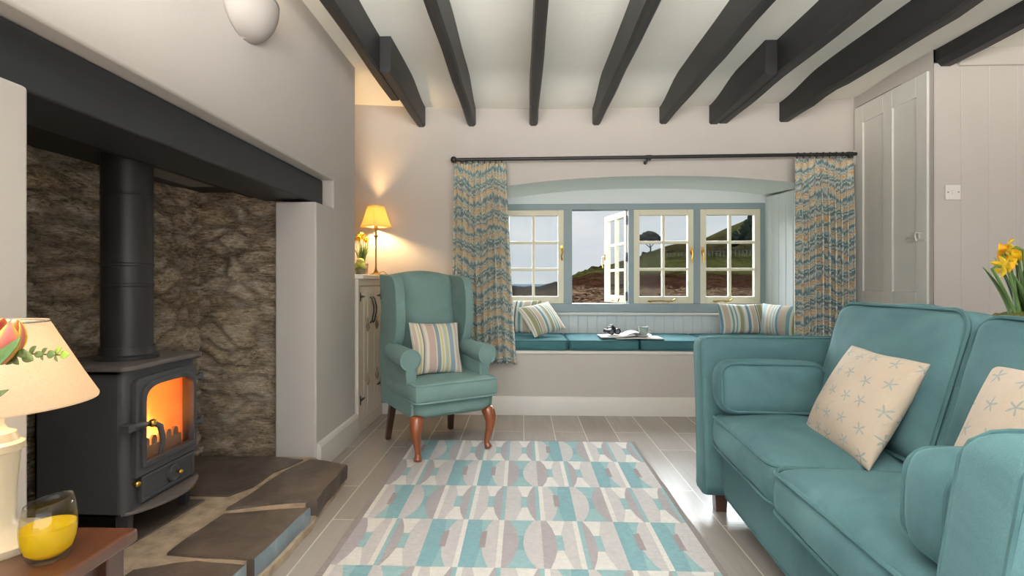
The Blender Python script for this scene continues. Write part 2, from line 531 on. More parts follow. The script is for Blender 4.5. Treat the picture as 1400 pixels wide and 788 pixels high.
def m_glass_thin(name, tint=(1, 1, 1, 1), f0=.007):
    g = G(name)
    tr = g.n('BsdfTransparent'); tr.inputs[0].default_value = tint
    gl = g.n('BsdfGlossy'); gl.inputs['Roughness'].default_value = .02
    lw = g.n('LayerWeight')
    fr = g.math('ADD', f0, g.math('MULTIPLY', g.math('POWER', lw.outputs['Facing'], 5.0), .9))
    mx = g.n('MixShader')
    g.t.links.new(fr, mx.inputs[0]); g.t.links.new(tr.outputs[0], mx.inputs[1]); g.t.links.new(gl.outputs[0], mx.inputs[2])
    g.t.links.new(mx.outputs[0], g.out.inputs[0])
    return g.m
M_PANE = m_glass_thin('window_glass', (.93, .95, .95, 1))
M_STGL = m_glass_thin('stove_glass', (1, .96, .9, 1))
M_GLASS = m_glass_thin('clear_drinking_glass', (.93, .94, .93, 1), .03)
g = G('yellow_juice')
_d = g.n('BsdfDiffuse'); _d.inputs[0].default_value = lin(240, 208, 40); _t = g.n('BsdfTranslucent'); _t.inputs[0].default_value = lin(246, 212, 60)
_m = g.n('MixShader'); _m.inputs[0].default_value = .5
g.t.links.new(_d.outputs[0], _m.inputs[1]); g.t.links.new(_t.outputs[0], _m.inputs[2]); g.t.links.new(_m.outputs[0], g.out.inputs[0]); M_JUICE = g.m

def m_shade(name, col, tr=.55):
    g = G(name)
    v = g.coord('Object', (1, 1, 1))
    w = g.noise(g.coord('Object', (60, 60, 300)), 4, 3)
    c = g.ramp(w, [(.3, shade(col, .9)), (.7, shade(col, 1.05))])
    d = g.n('BsdfDiffuse'); t = g.n('BsdfTranslucent'); mx = g.n('MixShader')
    g.put(d.inputs[0], c); g.put(t.inputs[0], c); mx.inputs[0].default_value = tr
    g.t.links.new(d.outputs[0], mx.inputs[1]); g.t.links.new(t.outputs[0], mx.inputs[2])
    g.t.links.new(mx.outputs[0], g.out.inputs[0])
    return g.m
M_SHADE = m_shade('natural_linen_shade', lin(244, 230, 210), .62)
M_SHADEY = m_shade('yellow_cream_silk_shade', lin(255, 238, 186), .72)
def emitter(name, col, s):
    g = G(name)
    return g.set(color=(0, 0, 0, 1), emit=col, estr=s)
M_PLASTER = simple('white_plaster', lin(166, 158, 152), .7, .02)
M_CERAM = simple('cream_painted_ceramic', lin(222, 208, 178), .35, .05)
M_SWITCH = simple('white_switch_plastic', lin(226, 221, 215), .35, .01)
M_LEAF = simple('daffodil_leaf_green', lin(88, 118, 62), .5, .3, 12)
M_LEAFD = simple('eucalyptus_leaf_green', lin(96, 110, 60), .5, .3, 20)
M_LEAFL = simple('fresh_leaf_green', lin(150, 176, 66), .5, .25, 20)
M_YELLOW = simple('daffodil_petal_yellow', lin(250, 208, 40), .6, .12, 20)
M_ORANGE = simple('daffodil_trumpet_orange_yellow', lin(248, 180, 20), .6, .12, 20)
M_MOSS = simple('green_moss', lin(106, 106, 44), .9, .5, 60, bscale=90, bstr=.8, bdist=.01)
M_POT = simple('pale_terracotta_pot', lin(206, 178, 154), .6, .08, 10)
M_POTR = simple('dark_pot_rim', lin(70, 68, 66), .5, .08, 10)
M_POTG = simple('grey_green_pot', lin(96, 108, 96), .5, .1, 10)
M_CABBAGE = simple('pale_green_bud', lin(186, 200, 110), .6, .25, 15)
g = G('tulip_petal')
_tv = g.n('TexCoord'); _ts = g.n('SeparateXYZ'); g.t.links.new(_tv.outputs['UV'], _ts.inputs[0])
M_TULIP = g.set(color=g.ramp(g.math('ABSOLUTE', g.math('SUBTRACT', _ts.outputs[0], .5)), [(0, lin(214, 110, 104)), (.25, lin(226, 130, 100)), (.45, lin(240, 196, 70))]), rough=.5)
M_PAPER = simple('white_paper', lin(228, 224, 220), .7, .06, 20)
M_PRINT = simple('printed_page', lin(206, 202, 198), .7, .12, 60)
M_CUPG = simple('grey_green_glazed_china', lin(150, 164, 158), .3, .2, 40)
M_CHINA = simple('white_china', lin(232, 230, 226), .25, .03)
M_LENS = simple('dark_lens_glass', lin(90, 96, 104), .1, .1)
M_DULL = simple('dull_bronze', lin(116, 98, 78), .6, .15, 20)
# ------------------------------------------------------------------ camera
T = R(2.0)
cam_d = bpy.data.cameras.new('camera'); cam = bpy.data.objects.new('camera', cam_d); C.objects.link(cam)
cam.location = (0, 0, .97); cam.rotation_euler = (R(90), 0, T)
cam_d.sensor_width = 36; cam_d.lens = 690 / 1400 * 36
cam_d.shift_x = (700 - 690) / 1400; cam_d.shift_y = (388 - 394) / 1400
cam_d.clip_start = .02; cam_d.clip_end = 5000
bpy.context.scene.camera = cam

YB, YW = 3.735, 4.36            # back wall face, window wall face
XL, XR, YR = -1.06, 2.396, 3.03  # chimney breast face, door wall, boarded wall
ZC = 2.40

def zceil(x, y):
    t = max(0, min(1, (y - 3.25) / .45)); t = t * t * (3 - 2 * t)
    dip = .075 * max(0, 1 - ((x - .55) / 1.9) ** 2) if abs(x - .55) < 1.9 else 0
    return 2.335 - t * (.02 + dip * .75) + .006 * noise.noise(Vector((x * 1.3, y * 1.3, 3)))

# floor
b = MB(); b.box(-1.9, 3.8, -1.9, 4.5, -.1, 0)
struct(b, 'floor', M_FLOOR, 'grey brown wood-effect plank floor of the sitting room', 'floor')
# ceiling (plaster, slightly uneven)
b = MB()
nx, ny = 60, 70
b.grid([[(-1.9 + 5.7 * i / nx, -1.9 + 5.75 * j / ny, zceil(-1.9 + 5.7 * i / nx, -1.9 + 5.75 * j / ny)) for j in range(ny + 1)] for i in range(nx + 1)])
b.box(-1.9, 3.8, -1.9, 4.5, 2.46, 2.6)  # unseen slab above the plaster, added to block the sun
struct(b, 'ceiling', M_CEIL, 'white plaster ceiling between the black beams', 'ceiling', angle=60)

# ---- back wall with the arched opening of the window recess
def arch_f(n=24):
    out = []
    for i in range(n + 1):
        t = i / n
        x = -.29 + (2.14 + .29) * t
        z = 1.665 + .095 * (1 - (abs(t - .52) / .52) ** 2.2)
        out.append((x, z))
    return out
def arch_r(n=24):
    out = []
    for i in range(n + 1):
        t = i / n
        x = -.215 + (2.065 + .215) * t
        z = 1.695 + .09 * (1 - (abs(t - .55) / .55) ** 2.2)
        out.append((x, z))
    return out
AF, AR = arch_f(), arch_r()
b = MB()
y = YB
def quad(p): b.face([b.v(q) for q in p])
quad([(-1.9, y, 0), (AF[0][0], y, 0), (AF[0][0], y, ZC), (-1.9, y, ZC)])
quad([(AF[-1][0], y, 0), (XR + .6, y, 0), (XR + .6, y, ZC), (AF[-1][0], y, ZC)])
quad([(AF[0][0], y, 0), (AF[-1][0], y, 0), (AF[-1][0], y, .475), (AF[0][0], y, .475)])
for i in range(len(AF) - 1):
    quad([(AF[i][0], y, AF[i][1]), (AF[i + 1][0], y, AF[i + 1][1]), (AF[i + 1][0], y, ZC), (AF[i][0], y, ZC)])
quad([(-1.9, YB + .5, 0), (-1.9, YB + .5, ZC), (AF[0][0] - .1, YB + .5, ZC), (AF[0][0] - .1, YB + .5, 0)])
struct(b, 'wall_back', M_WALL, 'white back wall with the wide arched window recess', 'wall', fixn=False, doubles=.0005)
b = MB()
b.grid([[(AF[i][0], YB, AF[i][1]), (AF[i][0] * .5 + AR[i][0] * .5, (YB + YW) / 2, AF[i][1] * .4 + AR[i][1] * .6), (AR[i][0], YW + .02, AR[i][1])] for i in range(len(AF))])
quad([(AF[0][0], YB, .4), (AR[0][0], YW + .02, .4), (AR[0][0], YW + .02, AR[0][1]), (AF[0][0], YB, AF[0][1])])
struct(b, 'wall_recess_soffit', M_SOFFIT, 'pale arched plaster soffit and left side of the window recess', 'wall', fixn=False, angle=60)
# boarded right reveal of the recess
b = MB(); tg(b, (2.14, YB), (2.063, YW), .475, 1.70, (1, 0), .085)
struct(b, 'wall_recess_right', M_BOARD, 'pale boarded side of the window recess behind the right curtain', 'wall', angle=20)
# wall around the window
b = MB()
b.box(-.35, 2.2, YW, YW + .09, 1.655, 1.95)
b.box(-.35, -.205, YW, YW + .09, .4, 1.66); b.box(2.056, 2.2, YW, YW + .09, .4, 1.66)
b.box(2.205, 3.8, YB + .02, YW + .09, 0, ZC); b.box(-1.75, -.355, YB + .02, YW + .09, 0, ZC); b.box(-.36, 2.21, YB + .02, YW + .09, 1.955, ZC)
struct(b, 'wall_window', M_BOARD, 'pale board strip around the blue window frame', 'wall', bevel=.003)
b = MB(); tg(b, (-.25, YW - .01), (2.1, YW - .01), .47, .705, (0, 1), .082); b.box(-.35, 2.2, YW, YW + .09, .3, .70)
struct(b, 'wall_under_window', M_BOARD, 'pale blue boarding between window seat and sill', 'wall', angle=20)
b = MB(); b.box(-.26, 2.10, YW - .055, YW + .02, .703, .723)
struct(b, 'trim_1', M_TRIM, 'thin white sill shelf under the blue window frame', 'sill', bevel=.004)
# window seat board
b = MB(); b.box(-.32, 2.17, YB - .012, YW, .452, .474)
struct(b, 'trim_2', M_TRIM, 'white seat board under the dark teal seat cushions', 'seat board', bevel=.004)
# skirtings
def skirting(name, p0, p1, out, h, label, t=.018):
    b = MB()
    d = Vector((p1[0] - p0[0], p1[1] - p0[1], 0)); o = Vector((out[0], out[1], 0))
    prof = [(0, 0), (t, 0), (t, h - .022), (t * .55, h - .004), (0, h)]
    b.grid([[Vector((p0[0], p0[1], 0)) + d * k + o * a + Vector((0, 0, z)) for a, z in prof] for k in (0, 1)])
    for k in (0, 1):
        b.face([b.v(Vector((p0[0], p0[1], 0)) + d * k + o * a + Vector((0, 0, z))) for a, z in prof])
    struct(b, name, M_TRIM, label, 'skirting board', angle=25, doubles=.0002)
skirting('baseboard_back', (-1.04, YB + .002), (XR, YB + .002), (0, -1), .138, 'white skirting along the foot of the back wall')
skirting('baseboard_left', (XL, 2.572), (XL, 3.17), (1, 0), .145, 'white skirting at the foot of the chimney breast beside the hearth', .022)

# ---- chimney breast with fire opening and lintel slot
b = MB()
poly = [(.30, 0), (1.05, 0), (1.05, 1.393), (.36, 1.393), (.36, 1.55), (2.80, 1.55), (2.80, 1.393), (2.56, 1.393), (2.56, 0), (3.17, 0), (3.17, ZC), (.30, ZC)]
b.prism(poly, 'x', -1.275, XL)
struct(b, 'wall_left', M_WALL, 'white chimney breast wall with the fireplace opening', 'wall', bevel=.010, seg=3)
b = MB(); b.box(-1.9, -1.27, .30, 3.17, 1.56, ZC); b.box(-1.9, -1.74, .5, 3.735, 0, 1.56)
b.box(-1.74, -1.275, 2.66, 3.17, 0, 1.56); b.box(-1.74, -1.275, .5, .86, 0, 1.56); b.box(-1.9, -1.74, 3.0, 3.735, 1.5, ZC)
b.box(-1.9, -1.5, .30, .6, 0, 1.6)
struct(b, 'wall_left_core', M_WALL, 'white masonry behind the chimney breast around the alcove', 'wall')
b = MB(); b.box(-1.36, -1.12, .36, 2.80, 1.405, 1.548)
lt = b.build('lintel_beam', M_LINTEL, bevel=.008, seg=2)
tag(lt, 'charcoal painted lintel beam across the top of the fireplace', 'beam')

# ---- stone lining
def stone_panel(b, f, ulen, vlen, nu, nv, seed, lay):
    rows = []; cols = []
    for i in range(nu + 1):
        row, cr = [], []
        for j in range(nv + 1):
            u, v = ulen * i / nu, vlen * j / nv
            q = Vector((u * 4.2 + .5 * noise.noise(Vector((u * 5, v * 5, seed))) + seed, v * 9.5 + .9 * noise.noise(Vector((u * 4, v * 4, seed + 9))), seed))
            ds, ps = noise.voronoi(q)
            e = max(0, min(1, (ds[1] - ds[0]) / .35)); e = e * e * (3 - 2 * e)
            cid = noise.cell(Vector((ps[0].x * 13.7, ps[0].y * 7.3, seed)))
            h = e * .024 * (.55 + .45 * cid) + .010 * noise.fractal(Vector((u * 9, v * 22, seed)), .9, 2.0, 4)
            row.append(f(u, v, h)); cr.append((cid, e))
        rows.append(row); cols.append(cr)
    vs = b.grid(rows)
    for i in range(nu + 1):
        for j in range(nv + 1):
            vs[i][j][lay] = (cols[i][j][0], cols[i][j][1], 0, 1)
b = MB(); lay = b.bm.verts.layers.float_color.new('stone')
stone_panel(b, lambda u, v, h: (-1.72 + h, .86 + u, .02 + v), 1.78, 1.46, 190, 170, 3.0, lay)
stone_panel(b, lambda u, v, h: (-1.74 + u, 2.625 - h, .02 + v), .475, 1.46, 60, 170, 8.0, lay)
stone_panel(b, lambda u, v, h: (-1.74 + u, .88 + h, .02 + v), .475, 1.46, 40, 110, 5.0, lay)
struct(b, 'wall_fireplace', M_STONE, 'brown rubble stone lining at the back of the fireplace', 'stone wall', angle=80)
b = MB(); b.box(-1.735, -1.365, .875, 2.615, 1.45, 1.50); b.box(-1.43, -1.37, 1.0, 2.60, 1.42, 1.452)
sp = b.build('flue_closure_plate', M_SOOT, bevel=.004); tag(sp, 'sooty dark plate closing the top of the fireplace', 'plate')
b = MB(); b.box(-1.60, -1.44, 1.95, 2.38, 1.436, 1.4495)
gp = b.build('inspection_plate', M_PLATE, sp, bevel=.002); gp['label'] = 'lighter grey metal inspection plate'

# ---- right side: door wall, boarded wall
b = MB()
b.box(XR, XR + .3, 3.715, YB + .02, 0, ZC); b.box(XR, XR + .3, YR, 3.055, 0, ZC); b.box(XR, XR + .3, 3.055, 3.715, 2.235, ZC)
b.box(XR + .05, XR + .3, 3.05, 3.72, 0, 2.24)
struct(b, 'wall_right', M_WALL, 'white wall at the right holding the panelled door', 'wall')
b = MB(); tg(b, (XR, YR - .004), (3.8, YR - .004), 0, 2.255, (0, 1), .155, .003, .004)
b.box(XR + .001, 3.8, YR, YR + .25, 0, ZC)
struct(b, 'wall_boarded', M_WALL, 'white boarded wall with the light switch at the right', 'wall', angle=15)
b = MB(); b.box(XR + .135, 3.8, YR - .02, YR, 2.235, 2.35)
struct(b, 'trim_3', M_WALL, 'white top rail of the boarded wall under the ceiling', 'rail', bevel=.004)
b = MB(); b.box(3.7, 3.8, -1.9, YR, 0, ZC)
b.box(3.0, 3.8, -1.9, -1.8, 0, ZC)  # unseen rear return, added to cut the light on the boarded wall
struct(b, 'wall_right_side', M_WALL, 'plain white side wall far right beyond the sofa, with added light-blocking return', 'wall')

# panelled door in the right wall
dr = thing('door_1', 'cream four-panel door with thumb latch right of the curtain', 'door', (XR, 3.06, 0), 0, kind='structure')
b = MB(); W, Hh = .65, 2.225
st = .085
rails = [(0, .22), (.66, .80 + .02), (2.10, Hh)]
xs = [(0, st), (W / 2 - st / 2, W / 2 + st / 2), (W - st, W)]
for a, c in xs: b.box(-.012, .03, a, c, 0.006, Hh)
for z0, z1 in ((.006, .22), (.70, .92), (2.10, Hh)):
    for k in range(2): b.box(-.012, .03, xs[k][1], xs[k + 1][0], z0, z1)
b.build('door_frame_rails', M_DOOR, dr, bevel=.004, seg=2)
for k in range(2):
    for z0, z1 in ((.22, .70), (.92, 2.10)):
        b = MB(); b.box(.0, .025, xs[k][1], xs[k + 1][0], z0, z1)
        b.build('door_panel', M_DOOR, dr)
lb = MB(); lb.box(-.020, -.012, .006, .15, 1.225, 1.232); lb.box(-.020, -.012, .03, .12, 1.275, 1.281)
lb.box(-.022, -.010, .05, .075, 1.24, 1.27); lb.tube([(-.02, .03, 1.27), (-.055, .03, 1.275), (-.06, .03, 1.25), (-.05, .03, 1.225)], .005, 8)
lb.tube([(-.02, .075, 1.25), (-.03, .11, 1.255), (-.028, .14, 1.25)], .006, 8)
l = lb.build('door_latch', simple('painted_latch', lin(206, 202, 194), .4, .05), dr)
lb = MB(); lb.box(-.016, -.006, W - .012, W + .012, 1.83, 1.92); lb.lathe([(.006, 0), (.006, .10)], 10, (-.014, W, 1.825))
lb.build('hinge', M_DOOR, dr)
# light switch
sw = thing('light_switch', 'white square light switch on the boarded wall beside the door', 'light switch', (2.495, YR - .006, 1.50))
b = MB(); b.box(-.043, .043, -.012, .002, -.043, .043); b.build('switch_plate', M_SWITCH, sw, bevel=.003)
b = MB(); b.box(-.008, .008, -.018, -.010, -.014, .014); b.build('rocker', M_SWITCH, sw, bevel=.002)
for sx in (-.03, .03):
    b = MB(); b.lathe([(.004, 0), (.003, .002)], 10, (0, 0, 0), Matrix.Translation((sx, -.0125, 0)) @ Matrix.Rotation(R(90), 4, 'X'))
    b.build('screw', M_STEEL, sw)

# ---- ceiling beams
def beam(name, segs, label, chip=0, seed=0, round_=0):
    b = MB()
    for (x0, x1, y0, y1, zb) in segs:
        n = max(2, int((y1 - y0) / .12))
        rows = []
        for i in range(n + 1):
            yy = y0 + (y1 - y0) * i / n
            w = lambda k: .006 * noise.noise(Vector((yy * 2.2, k * 3.1 + seed, seed)))
            xm = .012 * noise.noise(Vector((yy * .7, seed + 5, 1)))
            z = zb + w(1)
            if chip and noise.noise(Vector((yy * 3.0, 0, seed))) > .15: z += .012
            zt = 2.36
            a, c = x0 + xm + w(2), x1 + xm + w(3)
            ch = .010 + .008 * abs(noise.noise(Vector((yy * 1.5, seed, 7))))
            if round_: ch = .03
            rows.append([(a, yy, zt), (a, yy, z + ch), (a + ch, yy, z), (c - ch, yy, z), (c, yy, z + ch), (c, yy, zt)])
        vs = b.grid(rows)
        b.face([v for v in vs[0]]); b.face(list(reversed(vs[-1])))
    o = b.build(name, M_BLACK, None, angle=25)
    tag(o, label, 'ceiling beam', 'black ceiling beams')
Y0 = -1.85
beam('ceiling_beam', [(-.845, -.785, Y0, 3.20, 2.14), (-.785, -.725, 2.755, YB + .03, 2.135)], 'black ceiling beam nearest the chimney breast, spliced near its end', seed=1)
beam('ceiling_beam', [(-.405, -.345, Y0, YB + .03, 2.135)], 'second black ceiling beam from the chimney breast, above the left curtain', seed=2)
beam('ceiling_beam', [(.052, .112, Y0, YB + .03, 2.135)], 'third black ceiling beam from the chimney breast, pointing almost straight ahead', seed=3)
beam('ceiling_beam', [(.515, .575, Y0, YB + .03, 2.135)], 'fourth black ceiling beam from the chimney breast, over the open casement', seed=4)
beam('ceiling_beam', [(1.0, 1.06, Y0, YB + .03, 2.14)], 'fifth black ceiling beam, between the open casement and the spliced beam', seed=5)
beam('ceiling_beam', [(1.425, 1.495, Y0, YB + .03, 2.14), (1.36, 1.425, 2.87, YB + .03, 2.135)], 'black ceiling beam with a short spliced block, over the right casement', seed=6)
beam('ceiling_beam', [(1.865, 1.935, Y0, YB + .03, 2.145)], 'black chipped ceiling beam over the right curtain', chip=1, seed=7)
beam('ceiling_beam', [(2.405, 2.52, Y0, YR + .004, 2.235)], 'short rounded black beam ending above the light switch', seed=8, round_=1)

# ---- window
win = thing('window_1', 'blue framed cottage window with four cream casements in the recess', 'window', (0, YW, 0), kind='structure')
WX0, WX1, WZ0, WZ1 = -.209, 2.060, .723, 1.657
b = MB()
FY0, FY1 = -.005, .085
b.box(WX0, WX1, FY0, FY1, WZ1 - .052, WZ1); b.box(WX0, WX1, FY0 - .008, FY1, WZ0, WZ0 + .075)
for a, c in ((WX0, -.165), (.357, .428), (.908, .954), (1.462, 1.517), (2.022, WX1)):
    b.box(a, c, FY0, FY1, WZ0 + .07, WZ1 - .05)
b.build('window_frame', M_BLUE, win, bevel=.004)
CZ0, CZ1 = WZ0 + .075, WZ1 - .052
def casement(x0, x1, M=None, hinge_right=False, label=None):
    """built at y 0..0.045 in window space, optionally swung by M"""
    b = MB(); w = .05; z0, z1 = CZ0, CZ1; yA, yB = .0, .042
    b.box(x0, x0 + w, yA, yB, z0, z1, M); b.box(x1 - w, x1, yA, yB, z0, z1, M)
    b.box(x0 + w, x1 - w, yA, yB, z1 - w, z1, M); b.box(x0 + w, x1 - w, yA, yB, z0, z0 + w * 1.25, M)
    xa, xb, za, zb = x0 + w, x1 - w, z0 + w * 1.25, z1 - w
    xm = (xa + xb) / 2
    b.box(xm - .012, xm + .012, yA + .006, yB - .004, za, zb, M)
    for k in (1, 2):
        zz = za + (zb - za) * k / 3
        b.box(xa, xb, yA + .007, yB - .005, zz - .012, zz + .012, M)
    c = b.build('casement', M_CREAM, win, bevel=.003)
    if label: c['label'] = label
    p = MB(); p.box(xa - .005, xb + .005, .022, .025, za - .005, zb + .005, M)
    p.build('pane', M_PANE, c, smooth=False)
    return c
def cas_handle(c, x, z, M=None, flip=1):
    h = MB()
    h.box(x - .009, x + .009, -.006, .002, z - .03, z + .03, M)
    pts = [(x, -.006, z), (x, -.03, z), (x + .004 * flip, -.034, z - .03), (x - .004 * flip, -.03, z - .07), (x + .004 * flip, -.024, z - .10)]
    pts = [M @ Vector(p) if M else p for p in pts]
    h.tube(pts, [.006, .007, .007, .006, .008], 8)
    h.build('casement_handle', M_BRASS, c)
def cas_stay(c, x0, x1, M=None):
    z = CZ0 + .022
    h = MB(); pts = [(x0, -.012, z), ((x0 + x1) / 2, -.016, z + .004), (x1 - .03, -.014, z), (x1, -.02, z + .018)]
    pts = [M @ Vector(p) if M else p for p in pts]
    h.tube(pts, [.006, .005, .005, .007], 8)
    h.box(x0 + .02, x0 + .035, -.014, .002, z - .012, z + .005, M); h.box(x1 - .06, x1 - .045, -.014, .002, z - .012, z + .005, M)
    h.build('casement_stay', M_BRASS, c)
c1 = casement(-.165, .357, label='closed left cream casement'); cas_handle(c1, .338, 1.27)
HX = .902
Mo = Matrix.Translation((HX, .055, 0)) @ Matrix.Rotation(R(-76), 4, 'Z') @ Matrix.Translation((-HX, 0, 0))
c2 = casement(.425, HX, Mo, label='cream casement swung open to the outside')
cas_handle(c2, .45, 1.22, Mo); cas_stay(c2, .60, .80, Mo)
hb = MB()
for z in (.86, 1.20, 1.52):
    hb.box(HX - .004, HX + .012, .035, .07, z - .035, z + .035)
    hb.lathe([(.006, -.04), (.006, .04)], 8, (HX, .045, z))
hb.build('hinge', M_IRON, c2)
c3 = casement(.954, 1.462, label='closed cream casement right of the open one'); cas_handle(c3, 1.440, 1.25); cas_stay(c3, 1.07, 1.30)
c4 = casement(1.517, 2.022, label='closed cream casement at the right end'); cas_handle(c4, 1.535, 1.25, flip=-1); cas_stay(c4, 1.62, 1.78)

# ---- curtain pole and curtains
pole = thing('curtain_pole', 'thin black iron curtain pole above the window recess', 'curtain pole', (0, YB - .105, 1.868))
b = MB(); b.tube([(-.49, 0, -.003), (.9, 0, .004), (2.345, 0, .014)], .0125, 12); b.build('rod', M_IRON, pole)
b = MB(); b.sphere((-.495, 0, -.003), .024, 16, 10); b.build('finial', M_IRON, pole)
for bx in (-.43, .90, 2.30):
    b = MB(); zz = .004 + (bx - .9) * .0068
    b.tube([(bx, .104, zz - .016), (bx, 0, zz - .016)], .008, 8); b.lathe([(.014, 0), (.014, .006)], 16, (0, 0, 0), Matrix.Translation((bx, .098, zz - .016)) @ Matrix.Rotation(R(-90), 4, 'X'))
    b.tube([(bx - .02, 0, zz), (bx + .02, 0, zz)], .0155, 12)
    b.box(bx - .014, bx + .014, -.012, .012, zz - .024, zz - .012)
    b.build('bracket', M_IRON, pole)

def curtain(x0t, x1t, x0b, x1b, ztop, zbot, nf, label, seed, cloth):
    root = thing('curtain', label, 'curtain', (0, YB - .105, 0), group='patterned curtains')
    b = MB(); nu, nv = nf * 14, 60
    rr = random.Random(seed)
    ph = [rr.uniform(-.5, .5) for _ in range(nf + 2)]; am = [rr.uniform(.65, 1.15) for _ in range(nf + 2)]
    rows, uvs = [], []
    for i in range(nu + 1):
        u = i / nu; row, ur = [], []
        k = u * nf; kk = int(min(k, nf - 1e-6))
        for j in range(nv + 1):
            v = j / nv                       # 0 top
            e = v ** 1.3
            xa, xb = x0t + (x0b - x0t) * e, x1t + (x1b - x1t) * e
            A = (.018 + .026 * min(1, v * 2.5)) * (am[kk] * (1 - (k - kk)) + am[kk + 1] * (k - kk))
            fr = 2 * PI * (k + .18 * ph[kk] * math.sin(PI * (k - kk)) * v)
            s = math.sin(fr)
            yy = A * (math.copysign(abs(s) ** .8, s))
            pl = .008 * math.sin(2 * fr + 1) * max(0, 1 - v * 6)
            xx = xa + (xb - xa) * u + .35 * A * math.sin(2 * fr) * .5
            z = ztop + (zbot - ztop) * v + (.006 * math.sin(fr + 1) if j in (0,) else 0) + (.006 * math.sin(fr) if j == nv else 0)
            row.append((xx, yy + pl, z)); ur.append((u * cloth + seed, (ztop - z) + .03 * math.sin(u * 9 + seed)))
        rows.append(row); uvs.append(ur)
    b.grid(rows, uvs=uvs)
    o = b.build('cloth', M_CURT, root, angle=180)
    m = o.modifiers.new('Solid', 'SOLIDIFY'); m.thickness = .003
    for i in range(nf):
        xr = x0t + (x1t - x0t) * (i + .25) / nf
        zz = 1.868 + .004 + (xr - .9) * .0068
        t = MB(); t.tube([(xr + .002 * math.sin(a), .0175 * math.cos(a), zz + .0175 * math.sin(a) - .003) for a in [2 * PI * q / 14 for q in range(14)]], .0025, 6, closed=True)
        t.tube([(xr, 0, zz - .020), (xr, 0.006, ztop - .006)], .002, 6)
        t.build('curtain_ring', M_IRON, root)
    return root
curtain(-.492, -.115, -.515, -.045, 1.842, .395, 9, 'patterned blue and ochre curtain at the left of the window, behind the armchair', 1, 1.5)
curtain(1.928, 2.325, 1.925, 2.330, 1.858, .395, 9, 'patterned blue and ochre curtain at the right, beside the panelled door', 4, 1.5)
# ------------------------------------------------------------------ hearth
HZ = .09
hearth = thing('hearth', 'raised slate hearth with pale mortar joints under the stove', 'hearth', (0, 0, 0))
def irregular(poly, step=.05, amp=.008, seed=0):
    out = []
    for i, p in enumerate(poly):
        q = poly[(i + 1) % len(poly)]
        L = math.hypot(q[0] - p[0], q[1] - p[1]); k = max(1, int(L / step))
        for j in range(k):
            x = p[0] + (q[0] - p[0]) * j / k; y = p[1] + (q[1] - p[1]) * j / k
            n = noise.noise_vector(Vector((x * 9 + seed, y * 9, seed)))
            out.append((x + n.x * amp, y + n.y * amp))
    return out
b = MB()
base = irregular([(-1.055, .93), (-.88, .93), (-.865, 1.0), (-.850, 1.55), (-.828, 1.76), (-.826, 1.97), (-.842, 2.05), (-.862, 2.42), (-1.03, 2.515), (-1.06, 2.545), (-1.70, 2.545), (-1.70, 1.06), (-1.055, 1.06)], .035, .009, 2)
vs_t = []
b.prism(base, 'z', .0, .026); b.prism([(p[0] - .040 if p[0] > -.95 else p[0], p[1]) for p in base], 'z', .01, HZ - .009)
b.build('mortar_bed', M_MORTAR, hearth, angle=30)
def slab(poly, z0, z1, front=None, seed=0):
    b = MB()
    pl = irregular(poly, .045, .009, seed)
    n = len(pl)
    cx = sum(p[0] for p in pl) / n; cy = sum(p[1] for p in pl) / n
    def top(x, y): return z1 + .004 * noise.noise(Vector((x * 6, y * 6, seed)))
    bot = [b.v((x, y, z0)) for x, y in pl]
    mid = [b.v((x + .004 * noise.noise(Vector((x * 30, y * 30, 1))), y, z1 - .010)) for x, y in pl]
    tp = [b.v((x + (cx - x) * .012, y + (cy - y) * .012, top(x, y))) for x, y in pl]
    rings = [tp]
    for k in (.25, .5, .75):
        rings.append([b.v((x + (cx - x) * k, y + (cy - y) * k, top(x + (cx - x) * k, y + (cy - y) * k))) for x, y in pl])
    c = b.v((cx, cy, top(cx, cy)))
    for i in range(n):
        i2 = (i + 1) % n
        xm, ym = (pl[i][0] + pl[i2][0]) / 2, (pl[i][1] + pl[i2][1]) / 2
        isf = front is not None and xm > front
        b.mi = 1 if isf else 0
        b.face([bot[i], bot[i2], mid[i2], mid[i]])
        b.face([mid[i], mid[i2], tp[i2], tp[i]])
        b.mi = 0
        for r0, r1 in zip(rings, rings[1:]): b.face([r0[i], r0[i2], r1[i2], r1[i]])
        b.face([rings[-1][i], rings[-1][i2], c])
    b.face(list(reversed(bot)))
    return b.build('slate_slab', [M_SLATE, M_SLATEE], hearth, angle=50)
zt = HZ
slab([(-.855, 2.43), (-.845, 2.17), (-.838, 2.03), (-1.02, 1.985), (-1.16, 1.93), (-1.14, 2.06), (-1.12, 2.34), (-1.06, 2.50), (-.99, 2.48)], .02, zt, None, 1)
slab([(-.836, 1.965), (-.845, 1.75), (-.858, 1.59), (-1.02, 1.60), (-1.165, 1.61), (-1.16, 1.74), (-1.145, 1.895), (-1.0, 1.93)], .02, zt, -.88, 2)
slab([(-.868, 1.555), (-.875, 1.2), (-.885, .96), (-1.03, .96), (-1.04, 1.1), (-1.22, 1.12), (-1.20, 1.52), (-1.03, 1.57)], .02, zt, -.90, 3)
slab([(-1.16, 2.32), (-1.17, 2.16), (-1.22, 2.06), (-1.36, 2.06), (-1.68, 2.10), (-1.68, 2.53), (-1.30, 2.53), (-1.10, 2.50)], .03, zt - .002, None, 4)
slab([(-1.30, 2.02), (-1.33, 1.62), (-1.36, 1.40), (-1.68, 1.38), (-1.68, 2.05), (-1.4, 2.03)], .03, zt - .003, None, 5)
slab([(-1.25, 1.50), (-1.25, 1.09), (-1.68, 1.08), (-1.68, 1.34), (-1.36, 1.36)], .03, zt - .004, None, 6)

# ------------------------------------------------------------------ wood-burning stove
SX, SY = -1.33, 1.83
stv = thing('wood_stove', 'charcoal cast iron wood-burning stove with a lit fire on the hearth', 'stove', (SX, SY, HZ))
